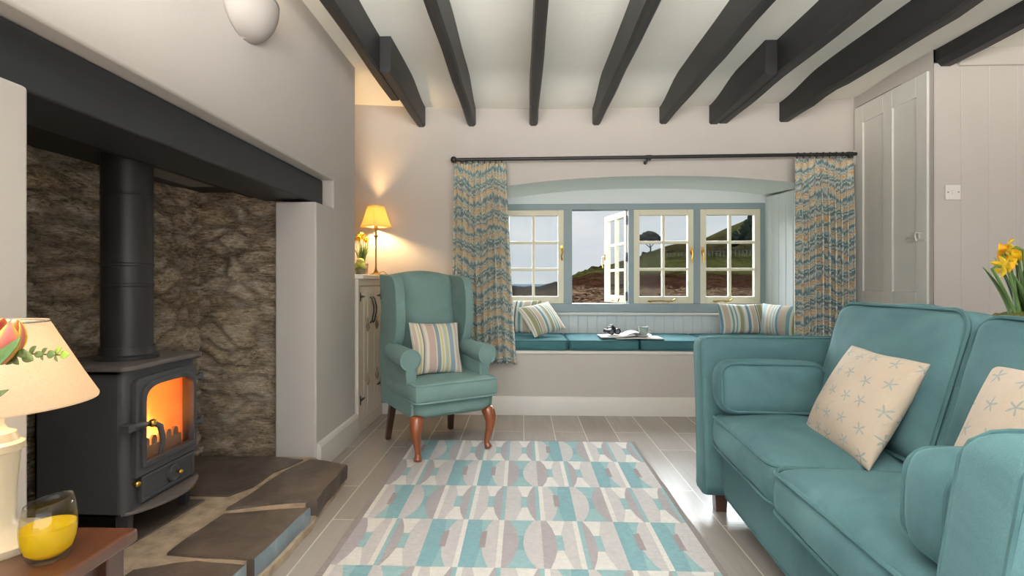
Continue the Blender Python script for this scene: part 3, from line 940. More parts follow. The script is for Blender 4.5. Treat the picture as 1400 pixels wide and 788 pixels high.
# local: +x faces the room, y along the wall, z up from hearth; body x -0.31..0, y -0.185..0.185
hw = .188
def zw(z): return z - HZ
b = MB()
zb0, zb1 = zw(.185), zw(.675)
arch = []
# body with the fire opening (front plate with hole), sides, back, floor, roof
b.box(-.31, -.30, -hw, hw, zb0, zb1); b.box(-.31, -.022, -hw, -hw + .012, zb0, zb1); b.box(-.31, -.022, hw - .012, hw, zb0, zb1)
b.box(-.31, -.012, -hw, hw, zb0, zb0 + .012); b.box(-.31, -.012, -hw, hw, zb1 - .012, zb1)
# rounded front posts and rails
for sgn in (-1, 1):
    ol = [(-.03, sgn * (hw - .045)), (0, sgn * (hw - .045))] + [(-.028 + .028 * math.sin(R(a)), sgn * (hw - .028 + .028 * math.cos(R(a)))) for a in (90, 70, 50, 30, 10, 0)][0:] + [(-.03, sgn * hw)]
    b.prism(ol, 'z', zb0, zb1)
b.box(-.03, 0, -hw + .04, hw - .04, zw(.612), zb1); b.box(-.03, 0, -hw + .04, hw - .04, zb0, zw(.318))
b.build('stove_body', M_STOVE, stv, bevel=.003)
b = MB(); ol = rrect(.172, .205, .03, 5); b.prism([(x - .148, y) for x, y in ol], 'z', zw(.675), zw(.693))
b.build('top_plate', M_STOVET, stv, bevel=.005, seg=3)
for yy in (-.15, .15):
    for xx in (-.27, -.03):
        b = MB(); b.prism([(xx - .018, 0), (xx + .018, 0), (xx + .024, zw(.19)), (xx - .024, zw(.19))], 'y', yy - .014, yy + .014)
        b.build('leg', M_STOVE, stv, bevel=.004)
# flue
b = MB(); b.lathe([(.100, 0), (.100, .012), (.089, .018), (.086, .03), (.086, .045)], 40, (-.14, 0, zw(.693))); b.build('flue_collar', M_FLUE, stv)
b = MB(); b.lathe([(.081, .02), (.081, .265), (.084, .268), (.084, .275), (.081, .278), (.081, .34), (.084, .343), (.084, .35), (.081, .353), (.081, .60), (.0835, .602), (.0835, .606), (.081, .608), (.081, .755)], 40, (-.14, 0, zw(.693)))
b.build('flue_pipe', M_FLUE, stv)
# door: arched frame
def archpts(y0, y1, z0, z1, rise, n=14):
    pts = [(y0, z0), (y1, z0)]
    cy = (y0 + y1) / 2; half = (y1 - y0) / 2
    for i in range(n + 1):
        a = PI * i / n
        pts.append((cy + half * math.copysign(abs(math.cos(a)) ** .55, math.cos(a)), z1 - rise + rise * abs(math.sin(a)) ** .75))
    return pts
dO = archpts(-.158, .160, zw(.305), zw(.648), .050)
dI = archpts(-.120, .130, zw(.350), zw(.612), .055)
dM = archpts(-.138, .147, zw(.332), zw(.630), .055)
def ring(b, A, B, xa, xb):
    """annulus between outlines A (outer) and B (inner), front at xb, back at xa"""
    n = len(A)
    va = [[b.v((x, p[0], p[1])) for p in P_] for P_ in (A, B) for x in (xa, xb)]
    for i in range(n):
        j = (i + 1) % n
        b.face([va[1][i], va[1][j], va[3][j], va[3][i]]); b.face([va[0][i], va[2][i], va[2][j], va[0][j]])
        b.face([va[0][i], va[0][j], va[1][j], va[1][i]]); b.face([va[2][i], va[3][i], va[3][j], va[2][j]])
b = MB(); dOr = [(-.158, zw(.305)), (.160, zw(.305))] + archpts(-.158, .160, zw(.305), zw(.648), .02)[2:]
ring(b, dOr, dI, 0, .018); ring(b, dM, dI, .016, .027)
door = b.build('stove_door', M_STOVE, stv, bevel=.0025)
b = MB(); b.prism([(p[0] * 1.03, p[1]) for p in dI], 'x', .006, .010); b.build('door_glass', M_STGL, door, smooth=False)
b = MB(); b.tube([(.02, -.176, zw(.485)), (.03, -.150, zw(.487)), (.055, -.135, zw(.488))], [.011, .011, .008], 8)
b.box(-.005, .03, -.205, -.165, zw(.473), zw(.497)); hd = b.build('handle_catch', M_STOVE, door, bevel=.002)
b = MB(); b.tube([(.058, -.132, zw(.490)), (.072, -.118, zw(.475)), (.074, -.108, zw(.43)), (.064, -.106, zw(.375))], [.009, .010, .009, .007], 10)
b.build('door_handle', M_STOVE, door)
b = MB(); b.sphere((.058, -.135, zw(.490)), .014, 14, 8); b.build('handle_knob', M_BRASS, door)
for zz in (.592, .412):
    b = MB(); b.box(.0, .022, .148, .192, zw(zz) - .008, zw(zz) + .008); b.lathe([(.009, -.016), (.009, .016)], 12, (.012, .195, zw(zz))); b.build('door_hinge', M_STOVE, door, bevel=.001)
# ash door with air wheel
b = MB(); b.box(0, .010, -.130, .150, zw(.212), zw(.302)); b.box(.008, .016, -.130, .150, zw(.290), zw(.302)); b.box(.008, .016, -.130, .150, zw(.212), zw(.224))
b.box(.008, .016, -.130, -.118, zw(.222), zw(.292)); b.box(.008, .016, .138, .150, zw(.222), zw(.292))
ash = b.build('ash_door', M_STOVE, stv, bevel=.002)
b = MB(); b.lathe([(.032, 0), (.032, .010), (.026, .013), (.022, .010), (.001, .010)], 28, (0, 0, 0), Matrix.Translation((.010, .03, zw(.257))) @ Matrix.Rotation(R(90), 4, 'Y'))
b.build('air_wheel', M_STOVE, ash)
for (xx, yy, zz, rr_) in ((.034, .04, .257, .010), (.016, -.152, .285, .012), (.02, .13, .165, .011)):
    b = MB(); b.sphere((xx, yy, zw(zz)), rr_, 14, 8); b.tube([(0, yy, zw(zz)), (xx, yy, zw(zz))], .005, 8); b.build('brass_knob', M_BRASS, ash)
# curved ash lip
b = MB(); lip = [(0, -hw)] + [(.075 * math.sin(PI * k / 12) ** .7, -hw + 2 * hw * k / 12) for k in range(1, 12)] + [(0, hw)]
b.prism(lip, 'z', zw(.188), zw(.200)); b.build('ash_lip', M_STOVET, stv, bevel=.003)
# firebox lining, fire bars, logs, flames
M_FIREBRICK = simple('pale_firebrick', lin(150, 120, 92), .9, .15, 14)
b = MB(); b.box(-.285, -.265, -.165, .165, zw(.32), zw(.65)); b.box(-.285, -.03, -.172, -.155, zw(.32), zw(.65)); b.box(-.285, -.03, .155, .172, zw(.32), zw(.65)); b.box(-.285, -.03, -.165, .165, zw(.32), zw(.335))
b.build('firebrick_lining', M_FIREBRICK, stv)
b = MB()
for k in range(6):
    yk = -.095 + .038 * k
    b.prism([(yk - .014, zw(.33))] + [(yk + .014, zw(.33))] + [(yk + .014 * math.cos(R(a)), zw(.398) + .016 * math.sin(R(a))) for a in (0, 30, 60, 90, 120, 150, 180)], 'x', -.034, -.022)
b.box(-.036, -.020, -.125, .125, zw(.335), zw(.382))
b.build('fire_bars', simple('ash_grey_fire_bar', lin(150, 120, 100), .8, .1), stv, bevel=.001)
M_LOG = simple('charred_log', lin(60, 40, 28), .9, .5, 25, bscale=50, bstr=.6, bdist=.01)
for (p, q, r_) in (((-.20, -.12, .37), (-.13, .12, .38), .032), ((-.10, -.11, .365), (-.17, .11, .37), .03), ((-.15, -.09, .42), (-.12, .08, .405), .026)):
    b = MB(); A_, B_ = Vector((p[0], p[1], zw(p[2]))), Vector((q[0], q[1], zw(q[2])))
    b.tube([A_.lerp(B_, t) + noise.noise_vector(Vector((t * 4, r_ * 100, 0))) * .006 for t in (0, .2, .4, .6, .8, 1)], r_, 12); b.build('log', M_LOG, stv)
# flames: glowing gas volume
g = G('flame_gas')
for nd in list(g.t.nodes):
    if nd != g.out: g.t.nodes.remove(nd)
v = g.coord('Object', (1, 1, .55))
sx = g.n('SeparateXYZ'); tc = g.n('TexCoord'); g.t.links.new(tc.outputs['Object'], sx.inputs[0])
zr = g.n('MapRange'); g.put(zr.inputs[0], sx.outputs[2]); zr.inputs[1].default_value = 0; zr.inputs[2].default_value = .27; zr.inputs[3].default_value = 1; zr.inputs[4].default_value = 0
yr = g.math('ABSOLUTE', g.math('ADD', sx.outputs[1], .05))
core = g.math('SUBTRACT', 1.15, g.math('ADD', g.math('MULTIPLY', yr, 6.5), g.math('MULTIPLY', g.math('SUBTRACT', 1.0, zr.outputs[0]), 1.25)), clamp=True)
nz = g.noise(v, 16, 4, .6, 1.2)
den = g.math('MULTIPLY', core, g.math('MULTIPLY', g.math('SUBTRACT', nz, .36, clamp=True), 9.0))
hz = g.math('ADD', g.math('MULTIPLY', g.noise(v, 9, 3, .55, .8), .9), .05)
em = g.n('Emission')
tot = g.math('ADD', den, g.math('MULTIPLY', hz, .34))
g.put(em.inputs[0], g.ramp(g.math('DIVIDE', den, g.math('ADD', den, .6)), [(0, (1.0, .17, .025, 1)), (.45, (1.0, .30, .04, 1)), (.85, (1.0, .62, .16, 1))]))
g.put(em.inputs[1], g.math('MULTIPLY', tot, 40.0))
g.t.links.new(em.outputs[0], g.out.inputs['Volume'])
M_FLAME = g.m
b = MB(); b.box(-.125, .125, -.15, .15, 0, .295)
b.build('flame', M_FLAME, stv, loc=(-.15, 0, zw(.345)), smooth=False)
# ------------------------------------------------------------------ rug
b = MB()
RX0, RX1, RY0, RY1, RZ = -.682, .678, .99, 3.085, .011
b.mi = 0
ol = irregular([(RX0, RY0), (RX1, RY0), (RX1, RY1), (RX0, RY1)], .08, .004, 3)
b.prism(ol, 'z', .0005, RZ)
cw = (RX1 - RX0 - .05) / 9; rh = .3435
X00 = RX0 + .028
def pface(x, y, poly, mi, dz, flip):
    b.mi = mi
    pts = []
    for u, v_ in poly:
        uu = 1 - u if flip else u
        px_, py_ = x + uu * cw, y - v_ * rh
        n_ = noise.noise_vector(Vector((px_ * 12, py_ * 12, 2))) * .0022
        pts.append((px_ + n_.x, py_ + n_.y, RZ + dz))
    vs_ = [b.v(p) for p in pts]
    if flip: vs_.reverse()
    b.face(list(reversed(vs_)))
def lens(u0, um, n=8):      # curve from (u0,0) to (u0,1) with belly at um
    return [(u0 + (um - u0) * math.sin(PI * k / n) ** .8, k / n) for k in range(n + 1)]
TA, DG, LG, WH, TE, DT, BR = 0, 1, 2, 3, 4, 5, 6
def cell_bottle(x, y, flip, stripe, thin):
    pface(x, y, [(0, 0), (1, 0), (1, 1), (0, 1)], LG, .0004, flip)
    pface(x, y, [(.12, 0), (.66, 0), (.50, .34), (.34, .34)], WH, .0007, flip)
    pface(x, y, [(.34, .34), (.54, .34), (.54, .66), (.34, .66)], TE, .0007, flip)
    pface(x, y, [(.34, .66), (.50, .66), (.70, 1), (.14, 1)], WH, .0007, flip)
    pface(x, y, [(0, 0), (.15, 0), (.28, .17), (.36, .36), (.36, .64), (.28, .83), (.15, 1), (0, 1)], DG, .0010, flip)
    if thin: pface(x, y, [(0, 0), (.11, 0), (.11, 1), (0, 1)], TE, .0012, flip)
    if stripe: pface(x, y, [(.87, 0), (1.0, 0), (1.0, 1), (.87, 1)], WH, .0012, flip)
def cell_bar(x, y, flip, stripe):
    pface(x, y, [(0, 0), (1, 0), (1, 1), (0, 1)], TE, .0004, flip)
    pface(x, y, [(0, 0), (.38, 0), (.47, .5), (.38, 1), (0, 1)], DT, .0007, flip)
    pface(x, y, [(1, 0)] + lens(.70, .46) + [(1, 1)], LG, .0007, flip)
    pface(x, y, [(.40, .30), (.56, .26), (.56, .62), (.40, .62)], BR, .0010, flip)
    if stripe: pface(x, y, [(.87, 0), (1.0, 0), (1.0, 1), (.87, 1)], WH, .0012, flip)
def cell_glass(x, y, flip, stripe):
    pface(x, y, [(0, 0), (1, 0), (1, 1), (0, 1)], TE, .0004, flip)
    pface(x, y, [(.30, .36), (.62, .36), (.62, .66), (.30, .66)], DT, .0006, flip)
    pface(x, y, [(0, 0)] + lens(.12, .40) + [(0, 1)], DG, .0010, flip)
    pface(x, y, [(1, 0)] + lens(.82, .52) + [(1, 1)], LG, .0010, flip)
    if stripe: pface(x, y, [(.87, 0), (1.0, 0), (1.0, 1), (.87, 1)], WH, .0012, flip)
rowN = [('A', 1, 0), ('A', 0, 1), ('B', 1, 0), ('B', 1, 0), ('C', 0, 0), ('A', 1, 0), ('A', 0, 1), ('B', 1, 0), ('B', 0, 0)]
rowM = [('B', 1, 1), ('C', 0, 1), ('A', 1, 1), ('A', 1, 1), ('A', 0, 1), ('B', 1, 0), ('C', 0, 0), ('A', 1, 1), ('A', 0, 1)]
for r_ in range(6):
    yy = RY1 - .012 - r_ * rh
    flip = r_ % 2 == 0
    for ci, (k, s_, th_) in enumerate(rowM if flip else rowN):
        x = X00 + ci * cw
        if k == 'A': cell_bottle(x, yy, flip, s_, th_)
        elif k == 'B': cell_bar(x, yy, flip, s_)
        else: cell_glass(x, yy, flip, s_)
rug = b.build('rug', M_RUG, smooth=False, fixn=False)
tag(rug, 'geometric teal, grey and white patterned rug on the plank floor', 'rug')

# ------------------------------------------------------------------ wing armchair
ch = thing('wing_armchair', 'sage teal wing armchair with cabriole front legs standing half on the rug', 'armchair', (-.508, 3.008, 0), R(33))
def sub_slab(b, pts_front, pts_back): pass
# seat base: rounded upholstered box
b = MB(); cushion(b, .475, .50, .112, .042, .0, .016, 12); b.build('seat_base', M_CHAIR, ch, loc=(0, .005, .288), doubles=.0005)
b = MB(); cushion(b, .505, .50, .105, .024, .014, .012, 14)
sc_ = b.build('seat_cushion', M_CHAIR, ch, loc=(0, -.045, .380), doubles=.0005)
b = MB(); piping(b, .507, .502, .106, .024, .006); b.build('piping', M_CHAIRP, sc_)
# backrest
b = MB()
nb, mb_ = 16, 22
def backpt(a, v_, side):
    wv = .198 + .010 * v_
    z = .40 + v_ * (.625 + .028 * math.cos(a * PI / 2) ** 1.0)
    ymid = .165 + .115 * v_ ** 1.15
    th = .055 * (1 - abs(a) ** 8 * .4) * (1 - max(0, v_ - .93) / .07 * .75)
    belly = .016 * (1 - a * a) * math.sin(PI * min(1, v_ * 1.05)) if side < 0 else 0
    return (a * wv, ymid + side * th - belly, z)
for side in (-1, 1):
    b.grid([[backpt(-1 + 2 * i / nb, j / mb_, side) for j in range(mb_ + 1)] for i in range(nb + 1)])
b.grid([[backpt(-1 + 2 * i / nb, 1, s_) for s_ in (-1, -.3, .3, 1)] for i in range(nb + 1)])
for a in (-1, 1): b.grid([[backpt(a, j / mb_, s_) for s_ in (-1, 1)] for j in range(mb_ + 1)])
b.build('backrest', M_CHAIR, ch, doubles=.004, angle=70)
# wings + outer sides
for sgn in (-1, 1):
    prof = [(.075, .60), (.035, .66), (.012, .74), (.010, .84), (.022, .93), (.045, .985), (.085, 1.012), (.15, 1.022), (.225, 1.024), (.325, 1.03), (.305, .85), (.28, .60)]
    b = MB()
    cx, cz = .17, .82
    rings = []
    for k, (xo, sc2) in enumerate(((.194, .93), (.192, .985), (.206, 1.0), (.232, 1.0), (.248, .985), (.250, .93))):
        rings.append([(sgn * (xo + .012 * (p[1] - .6)), cx + (p[0] - cx) * sc2, cz + (p[1] - cz) * (sc2 * .5 + .5)) for p in prof])
    vs = b.grid(rings, closed_v=True); b.face(vs[0]); b.face(list(reversed(vs[-1])))
    b.build('wing', M_CHAIR, ch, bevel=.004, seg=2)
    # arm: roll + panel
    b = MB()
    path = [(sgn * .238, -.185, .552), (sgn * .238, -.10, .556), (sgn * .236, .02, .562), (sgn * .232, .13, .572)]
    b.tube(path, [.060, .058, .054, .050], 24)
    arm = b.build('arm', M_CHAIR, ch, angle=60)
    b = MB(); pr = [(sgn * .195, .33), (sgn * .197, .53), (sgn * .215, .57), (sgn * .255, .57), (sgn * .266, .53), (sgn * .248, .35)]
    b.prism([(p[0], p[1]) for p in pr], 'y', -.178, .14); b.build('arm_panel', M_CHAIR, arm, bevel=.014, seg=3)
    b = MB(); n = 22
    b.tube([(sgn * .238 + .057 * math.cos(R(a)), -.188, .552 + .057 * math.sin(R(a))) for a in [-60 + 300 * k / n if sgn > 0 else 240 - 300 * k / n for k in range(n + 1)]], .0045, 6)
    b.build('piping', M_CHAIRP, arm)
    b = MB(); b.prism([(-.225, .24), (.30, .24), (.345, .60), (.30, .64), (.08, .60), (-.02, .50), (-.165, .48), (-.18, .36), (-.235, .33)], 'x', sgn * .228, sgn * .250)
    b.build('side_panel', M_CHAIR, ch, bevel=.010, seg=3)
b = MB(); b.prism([(-.248, .24), (.248, .24), (.25, .62), (.225, 1.0), (-.225, 1.0), (-.25, .62)], 'y', .268, .30)
M_ = Matrix.Translation((0, 0, 0))
bp = b.build('back_panel', M_CHAIR, ch, bevel=.008); bp.rotation_euler = (R(-3.5), 0, 0); bp.location = (0, .002, .0)
# legs
for sgn in (-1, 1):
    b = MB()
    ax_ = [(sgn * .212, -.215, .255), (sgn * .222, -.232, .225), (sgn * .232, -.246, .18), (sgn * .226, -.240, .13), (sgn * .214, -.228, .08), (sgn * .210, -.224, .045), (sgn * .216, -.235, .026), (sgn * .22, -.240, .0135)]
    b.tube(ax_, [.040, .040, .033, .025, .018, .016, .023, .026, .026], 14)
    o = b.build('leg', M_MAHOG, ch, sub=1); o['label'] = 'cabriole front leg in polished wood'
    b = MB(); z0 = .26
    rows = [[(sgn * (.195 + .02 * (1 - t)) + dx * (.021 - .005 * (1 - t)), .225 + .055 * (1 - t) + dy * (.021 - .005 * (1 - t)), z0 * t) for dx, dy in ((-1, -1), (1, -1), (1, 1), (-1, 1))] for t in (0, .5, 1)]
    vs = b.grid(rows, closed_v=True); b.face(vs[0]); b.face(list(reversed(vs[-1])))
    o = b.build('leg', M_DKWOOD, ch, bevel=.003); o['label'] = 'straight dark rear leg'

def throw(name, label, mat, c, right, up, W, H, T, group=None, seed=0, k=.07):
    b = MB(); pillow(b, W, H, T, seed=seed, k=k)
    o = b.build(name, mat, None, doubles=.0006, sub=1, loc=c)
    o.rotation_euler = frame_from(right, up)
    tag(o, label, 'cushion', group)
    return o
cR = Vector((math.cos(R(33)), math.sin(R(33)), 0)); cF = Vector((math.sin(R(33)), -math.cos(R(33)), 0))
pc = Vector((-.508, 3.008, 0)) - cF * .02 + cR * .0 + Vector((0, 0, .590))
throw('striped_cushion', 'muted striped cushion leaning in the wing armchair', M_STCH, pc + cF * .05 - cR * .022, cR * 1.0 - Vector((0, 0, .03)), Vector((0, 0, 1)) - cF * .33 - cR * .26, .325, .325, .115, None, 3)

# ------------------------------------------------------------------ sofa
sofa = thing('sofa', 'teal velvet two-seat sofa with piped cushions at the right', 'sofa', (.772, 1.50, 0), R(-3.65))
def flare(z, sgn): return (.010 + .055 * max(0, (z - .25) / .49) ** 1.4) if sgn > 0 else (.004 + .030 * max(0, (z - .25) / .49) ** 1.4)
def lean(z, sgn): return 0 if sgn > 0 else .035 * max(0, (z - .4) / .34)
def arm_mesh(sgn):
    b = MB(); th = .125
    base = []
    r_ = .022
    for cx, cy, a0 in ((-.055 + r_, r_, 180), (-.055 + r_, th - r_, 90), (.80 - r_, th - r_, 0), (.80 - r_, r_, 270)):
        pts = [(cx + r_ * math.cos(R(a0 + (90 * k / 5) * (1 if False else -1) + 90)), cy + r_ * math.sin(R(a0 - 90 * k / 5 + 90))) for k in range(6)]
        base.append(pts)
    # order: front-inner, front-outer, back-outer, back-inner corners with long sides subdivided
    ring_ = []
    fi = [(-.055 + r_ - r_ * math.sin(R(90 * k / 5)), r_ - r_ * math.cos(R(90 * k / 5))) for k in range(6)]
    fo = [(-.055 + r_ - r_ * math.cos(R(90 * k / 5)), th - r_ + r_ * math.sin(R(90 * k / 5))) for k in range(6)]
    bo = [(.80 - r_ + r_ * math.sin(R(90 * k / 5)), th - r_ + r_ * math.cos(R(90 * k / 5))) for k in range(6)]
    bi = [(.80 - r_ + r_ * math.cos(R(90 * k / 5)), r_ - r_ * math.sin(R(90 * k / 5))) for k in range(6)]
    side = [.05 + .68 * k / 9 for k in range(1, 9)]
    ring_ = fi + fo + [(x, th) for x in side] + bo + bi + [(x, 0) for x in reversed(side)]
    zs = [.088 + .607 * k / 16 for k in range(17)]
    rows = []
    def row(z, ins):
        out = []
        for x, t in ring_:
            k = ins / (th / 2)
            tt = th / 2 + (t - th / 2) * (1 - k)
            xx = x + (ins if x < .37 else -ins) * min(1, abs(x - .37) / .42) ** 4
            bul = .006 * math.sin(PI * min(1, max(0, (z - .09) / .61))) * (1 if t > th * .9 else -1 if t < th * .1 else 0)
            w = .004 * noise.noise(Vector((x * 5, z * 5, sgn * 3)))
            out.append((xx + (lean(z, sgn) if x < .02 else 0), sgn * (.622 + flare(z, sgn) + tt + bul + w), z))
        return out
    for z in zs: rows.append(row(z, 0))
    for k in range(1, 7):
        a = PI / 2 * k / 6
        rows.append(row(.695 + .043 * math.sin(a), .040 * (1 - math.cos(a))))
    vs = b.grid(rows, closed_v=True)
    b.face(vs[0]); b.face(vs[-1])
    return b
for sgn in (1, -1):
    a = arm_mesh(sgn).build('armrest', M_SOFA, sofa, angle=180)
    b = MB()
    for t, dt_ in ((.007, 1), (.118, -1)):
        pts = [(-.049 + lean(z, sgn), sgn * (.622 + flare(z, sgn) + t), z) for z in (.092, .2, .35, .5, .62, .69)]
        pts += [(-.042 + lean(.71, sgn), sgn * (.622 + flare(.71, sgn) + t + dt_ * .006), .716), (-.022 + lean(.73, sgn), sgn * (.622 + flare(.73, sgn) + t + dt_ * .016), .734)]
        pts += [(x, sgn * (.622 + flare(.735, sgn) + t + dt_ * .018), .7375) for x in (.035, .2, .45, .62)]
        b.tube(pts, .005, 6)
    b.build('piping', M_SOFAP, a)
# base front / frame
b = MB(); cushion(b, .72, 1.240, .215, .03, 0, .004, 12, wr=.004)
b.build('sofa_base', M_SOFA, sofa, loc=(.37, .008, .196), doubles=.0006)
b = MB(); b.tube([(.022, -.58, .097), (.019, 0, .096), (.022, .60, .097)], .005, 6); b.build('hem_piping', M_SOFAP, sofa)
# back frame
b = MB()
prof = [(.60, .28), (.615, .78), (.635, .835), (.68, .855), (.74, .845), (.775, .80), (.80, .28)]
rows = [[(x, y * .70, z - .018 * abs(y) ** 6) for x, z in prof] for y in [-1 + 2 * i / 16 for i in range(17)]]
vs = b.grid(rows, closed_v=True); b.face(vs[0]); b.face(list(reversed(vs[-1])))
b.build('back_frame', M_SOFA, sofa, bevel=.006, angle=60)
for sx in (.03, .74):
    for sy in (-.70, .70):
        b = MB(); b.prism([(sx - .022, 0), (sx + .022, 0), (sx + .028, .105), (sx - .028, .105)], 'y', sy - .025, sy + .025); b.build('leg', M_DKWOOD, sofa, bevel=.003)
# seat cushions
for k, sy in enumerate((.318, -.296)):
    b = MB(); cushion(b, .52, .615, .14, .042, .042, .018, 20, wr=.006, seed=k * 9 + 2)
    o = b.build('seat_cushion', M_SOFA, sofa, loc=(.225 - .012 * k, sy, .365), sub=1, doubles=.0006)
    o.rotation_euler = (0, R(1.0), R(0.6 * (1 if k else -1)))
    b = MB(); piping(b, .535, .628, .135, .042, .0065); b.build('piping', M_SOFAP, o)
# back cushions
for k, (sy, wy) in enumerate(((.276, .665), (-.335, .545))):
    Mx = Matrix.Rotation(R(-74), 4, 'Y')
    b = MB(); cushion(b, .47, wy, .17, .055, .05, .02, 20, wr=.010, seed=k * 5 + 31)
    o = b.build('back_cushion', M_SOFA, sofa, loc=(.475, sy, .655 - .012 * k), sub=1, doubles=.0006)
    o.rotation_euler = (R(1.5 if k else -1), R(-74), 0)
    b = MB(); piping(b, .485, wy + .012, .165, .055, .0065); b.build('piping', M_SOFAP, o)

def bolster(label, c, rz, ry, rx, seed):
    b = MB(); cushion(b, .40, .125, .20, .04, .012, .012, 16, wr=.005, seed=seed)
    Mz = Matrix.Identity(4)
    o = b.build('arm_cushion', M_SOFA, None, sub=1, doubles=.0006, loc=c)
    o.rotation_euler = (rx, ry, rz)
    # piping round the two large faces (local xz outlines at +-y)
    p = MB(); piping(p, .41, .205, .125, .04, .0055, M=Matrix.Rotation(R(90), 4, 'X')); p.build('piping', M_SOFAP, o)
    tag(o, label, 'cushion', 'teal velvet arm cushions')
def sofa_pt(x, y, z):
    a = R(-3.65); return (.772 + x * math.cos(a) - y * math.sin(a), 1.5 + x * math.sin(a) + y * math.cos(a), z)
bolster('teal velvet arm cushion against the far armrest of the sofa', sofa_pt(.175, .562, .556), R(-3.65), R(0), R(-6), 4)
bolster('teal velvet arm cushion against the near armrest of the sofa', sofa_pt(.195, -.548, .558), R(-3.65), R(0), R(3), 8)
throw('starfish_cushion', 'cream starfish-print cushion leaning between the two sofa back cushions', M_STAR, (1.080, 1.655, .592), (-.02, -1, -.03), (.150, .0, .29), .365, .365, .13, 'starfish print cushions', 5, .05)
throw('starfish_cushion', 'cream starfish-print cushion beside the near arm cushion of the sofa', M_STAR, (1.075, 1.09, .612), (-.03, -1, .02), (.13, .05, .29), .38, .38, .13, 'starfish print cushions', 9, .05)
# ------------------------------------------------------------------ window seat
SEX = [(-.262, .343), (.349, .866), (.872, 1.390), (1.396, 2.06)]
SL = ['dark teal seat pad under the striped cushions at the left end', 'dark teal seat pad under the binoculars, second from the left curtain',
      'dark teal seat pad under the tea cup, next to the sofa armrest', 'dark teal seat pad at the right end, under the pale striped cushions']
for (a, c), lb_ in zip(SEX, SL):
    w = c - a
    b = MB(); cushion(b, w, .565, .074, .018, .006, .004, 14)
    o = b.build('seat_pad', M_SEATC, None, loc=((a + c) / 2, 4.028, .513), doubles=.0005, sub=1); tag(o, lb_, 'seat cushion', 'window seat pads')
    p = MB(); piping(p, w, .565, .074, .018, .004); p.build('piping', M_SEATC, o)
throw('striped_cushion', 'striped cushion half hidden by the left curtain, behind its tilted neighbour', M_STB, (-.03, 4.13, .70), (.30, -.06, 0), (-.02, .13, .29), .38, .30, .12, 'striped window seat cushions', 11)
throw('striped_cushion', 'blue and olive striped cushion tilted over on the left of the window seat', M_STA, (.155, 4.0, .692), (.27, .25, .045), (-.17, .14, .27), .37, .29, .11, 'striped window seat cushions', 12)
throw('striped_cushion', 'upright striped cushion under the right casement, blue stripe and olive edge', M_STA, (1.79, 4.17, .684), (-.40, -.02, 0), (0, .10, .29), .405, .265, .12, 'striped window seat cushions', 13)
throw('striped_cushion', 'pale striped cushion against the boarded recess side, partly behind the right curtain', M_STC, (1.99, 3.98, .684), (.13, -.36, 0), (.05, .02, .29), .38, .265, .10, 'striped window seat cushions', 14)
ZS = .5565
# open magazine
mg = thing('magazine', 'open magazine with a curled page lying on the window seat', 'magazine', (.81, 3.96, ZS))
def sheet(b, x0, x1, y0, y1, fz, n=14, yo=0):
    b.grid([[(x0 + (x1 - x0) * i / n, y0 + (y1 - y0) * j / 4 + yo * i / n, fz(i / n, j / 4)) for j in range(5)] for i in range(n + 1)])
    return b
b = MB(); sheet(b, -.11, .24, -.20, -.0, lambda u, v: .004 + .004 * math.sin(PI * u)); o = b.build('lower_pages', M_PRINT, mg, angle=180); m = o.modifiers.new('Solid', 'SOLIDIFY'); m.thickness = .006; m.offset = -.4
b = MB(); sheet(b, -.22, .03, -.17, .05, lambda u, v: .012 + .018 * u ** 2); o = b.build('left_pages', M_PAPER, mg, angle=180); m = o.modifiers.new('Solid', 'SOLIDIFY'); m.thickness = .007; m.offset = -.4
b = MB(); sheet(b, -.02, .13, -.15, .05, lambda u, v: .022 + .024 * math.sin(PI * (u * .9 + .1)) ** 1.2); o = b.build('curled_page', M_PAPER, mg, angle=180); m = o.modifiers.new('Solid', 'SOLIDIFY'); m.thickness = .002
# binoculars on the magazine
bi = thing('binoculars', 'small black binoculars standing on the open magazine', 'binoculars', (.685, 3.905, ZS + .026), R(25))
for sgn in (-1, 1):
    b = MB(); Mb = Matrix.Translation((sgn * .027, 0, .023)) @ Matrix.Rotation(R(90), 4, 'X')
    b.lathe([(.016, -.05), (.016, -.035), (.013, -.03), (.015, -.01), (.021, .01), (.023, .02), (.023, .05), (.0205, .05), (.019, .044)], 20, (0, 0, 0), Mb)
    t = b.build('barrel', M_IRON, bi)
    b = MB(); b.lathe([(.0185, .043), (.012, .0455), (.001, .0465)], 20, (0, 0, 0), Mb); b.build('lens', M_LENS, t)
b = MB(); b.prism([(-.03, .022), (.03, .022), (.026, .045), (.012, .060), (-.012, .060), (-.026, .045)], 'y', -.025, .03); b.build('bridge', M_IRON, bi, bevel=.004)
b = MB(); b.lathe([(.009, -.02), (.011, -.015), (.011, .015), (.009, .02)], 14, (0, 0, 0), Matrix.Translation((0, 0, .060)) @ Matrix.Rotation(R(90), 4, 'X')); b.build('focus_wheel', M_IRON, bi)
# cup and saucer
sau = thing('saucer', 'white saucer under the patterned cup on the window seat', 'saucer', (.915, 3.86, ZS + .012))
b = MB(); b.lathe([(.001, .0), (.03, .0), (.035, .004), (.060, .012), (.066, .016), (.064, .017), (.034, .008), (.001, .006)], 32); b.build('dish', M_CHINA, sau)
cup = thing('tea_cup', 'grey green patterned tea cup on its saucer', 'cup', (.915, 3.86, ZS + .019))
b = MB(); b.lathe([(.001, .0), (.026, .0), (.030, .004), (.033, .03), (.037, .066), (.039, .070), (.037, .0705), (.034, .066), (.030, .03), (.026, .008), (.001, .007)], 32); cb_ = b.build('bowl', M_CUPG, cup)
b = MB(); b.tube([(.035 + .024 * math.sin(PI * k / 10), 0, .056 - .040 * k / 10) for k in range(11)], .004, 8); b.build('handle', M_CUPG, cup)

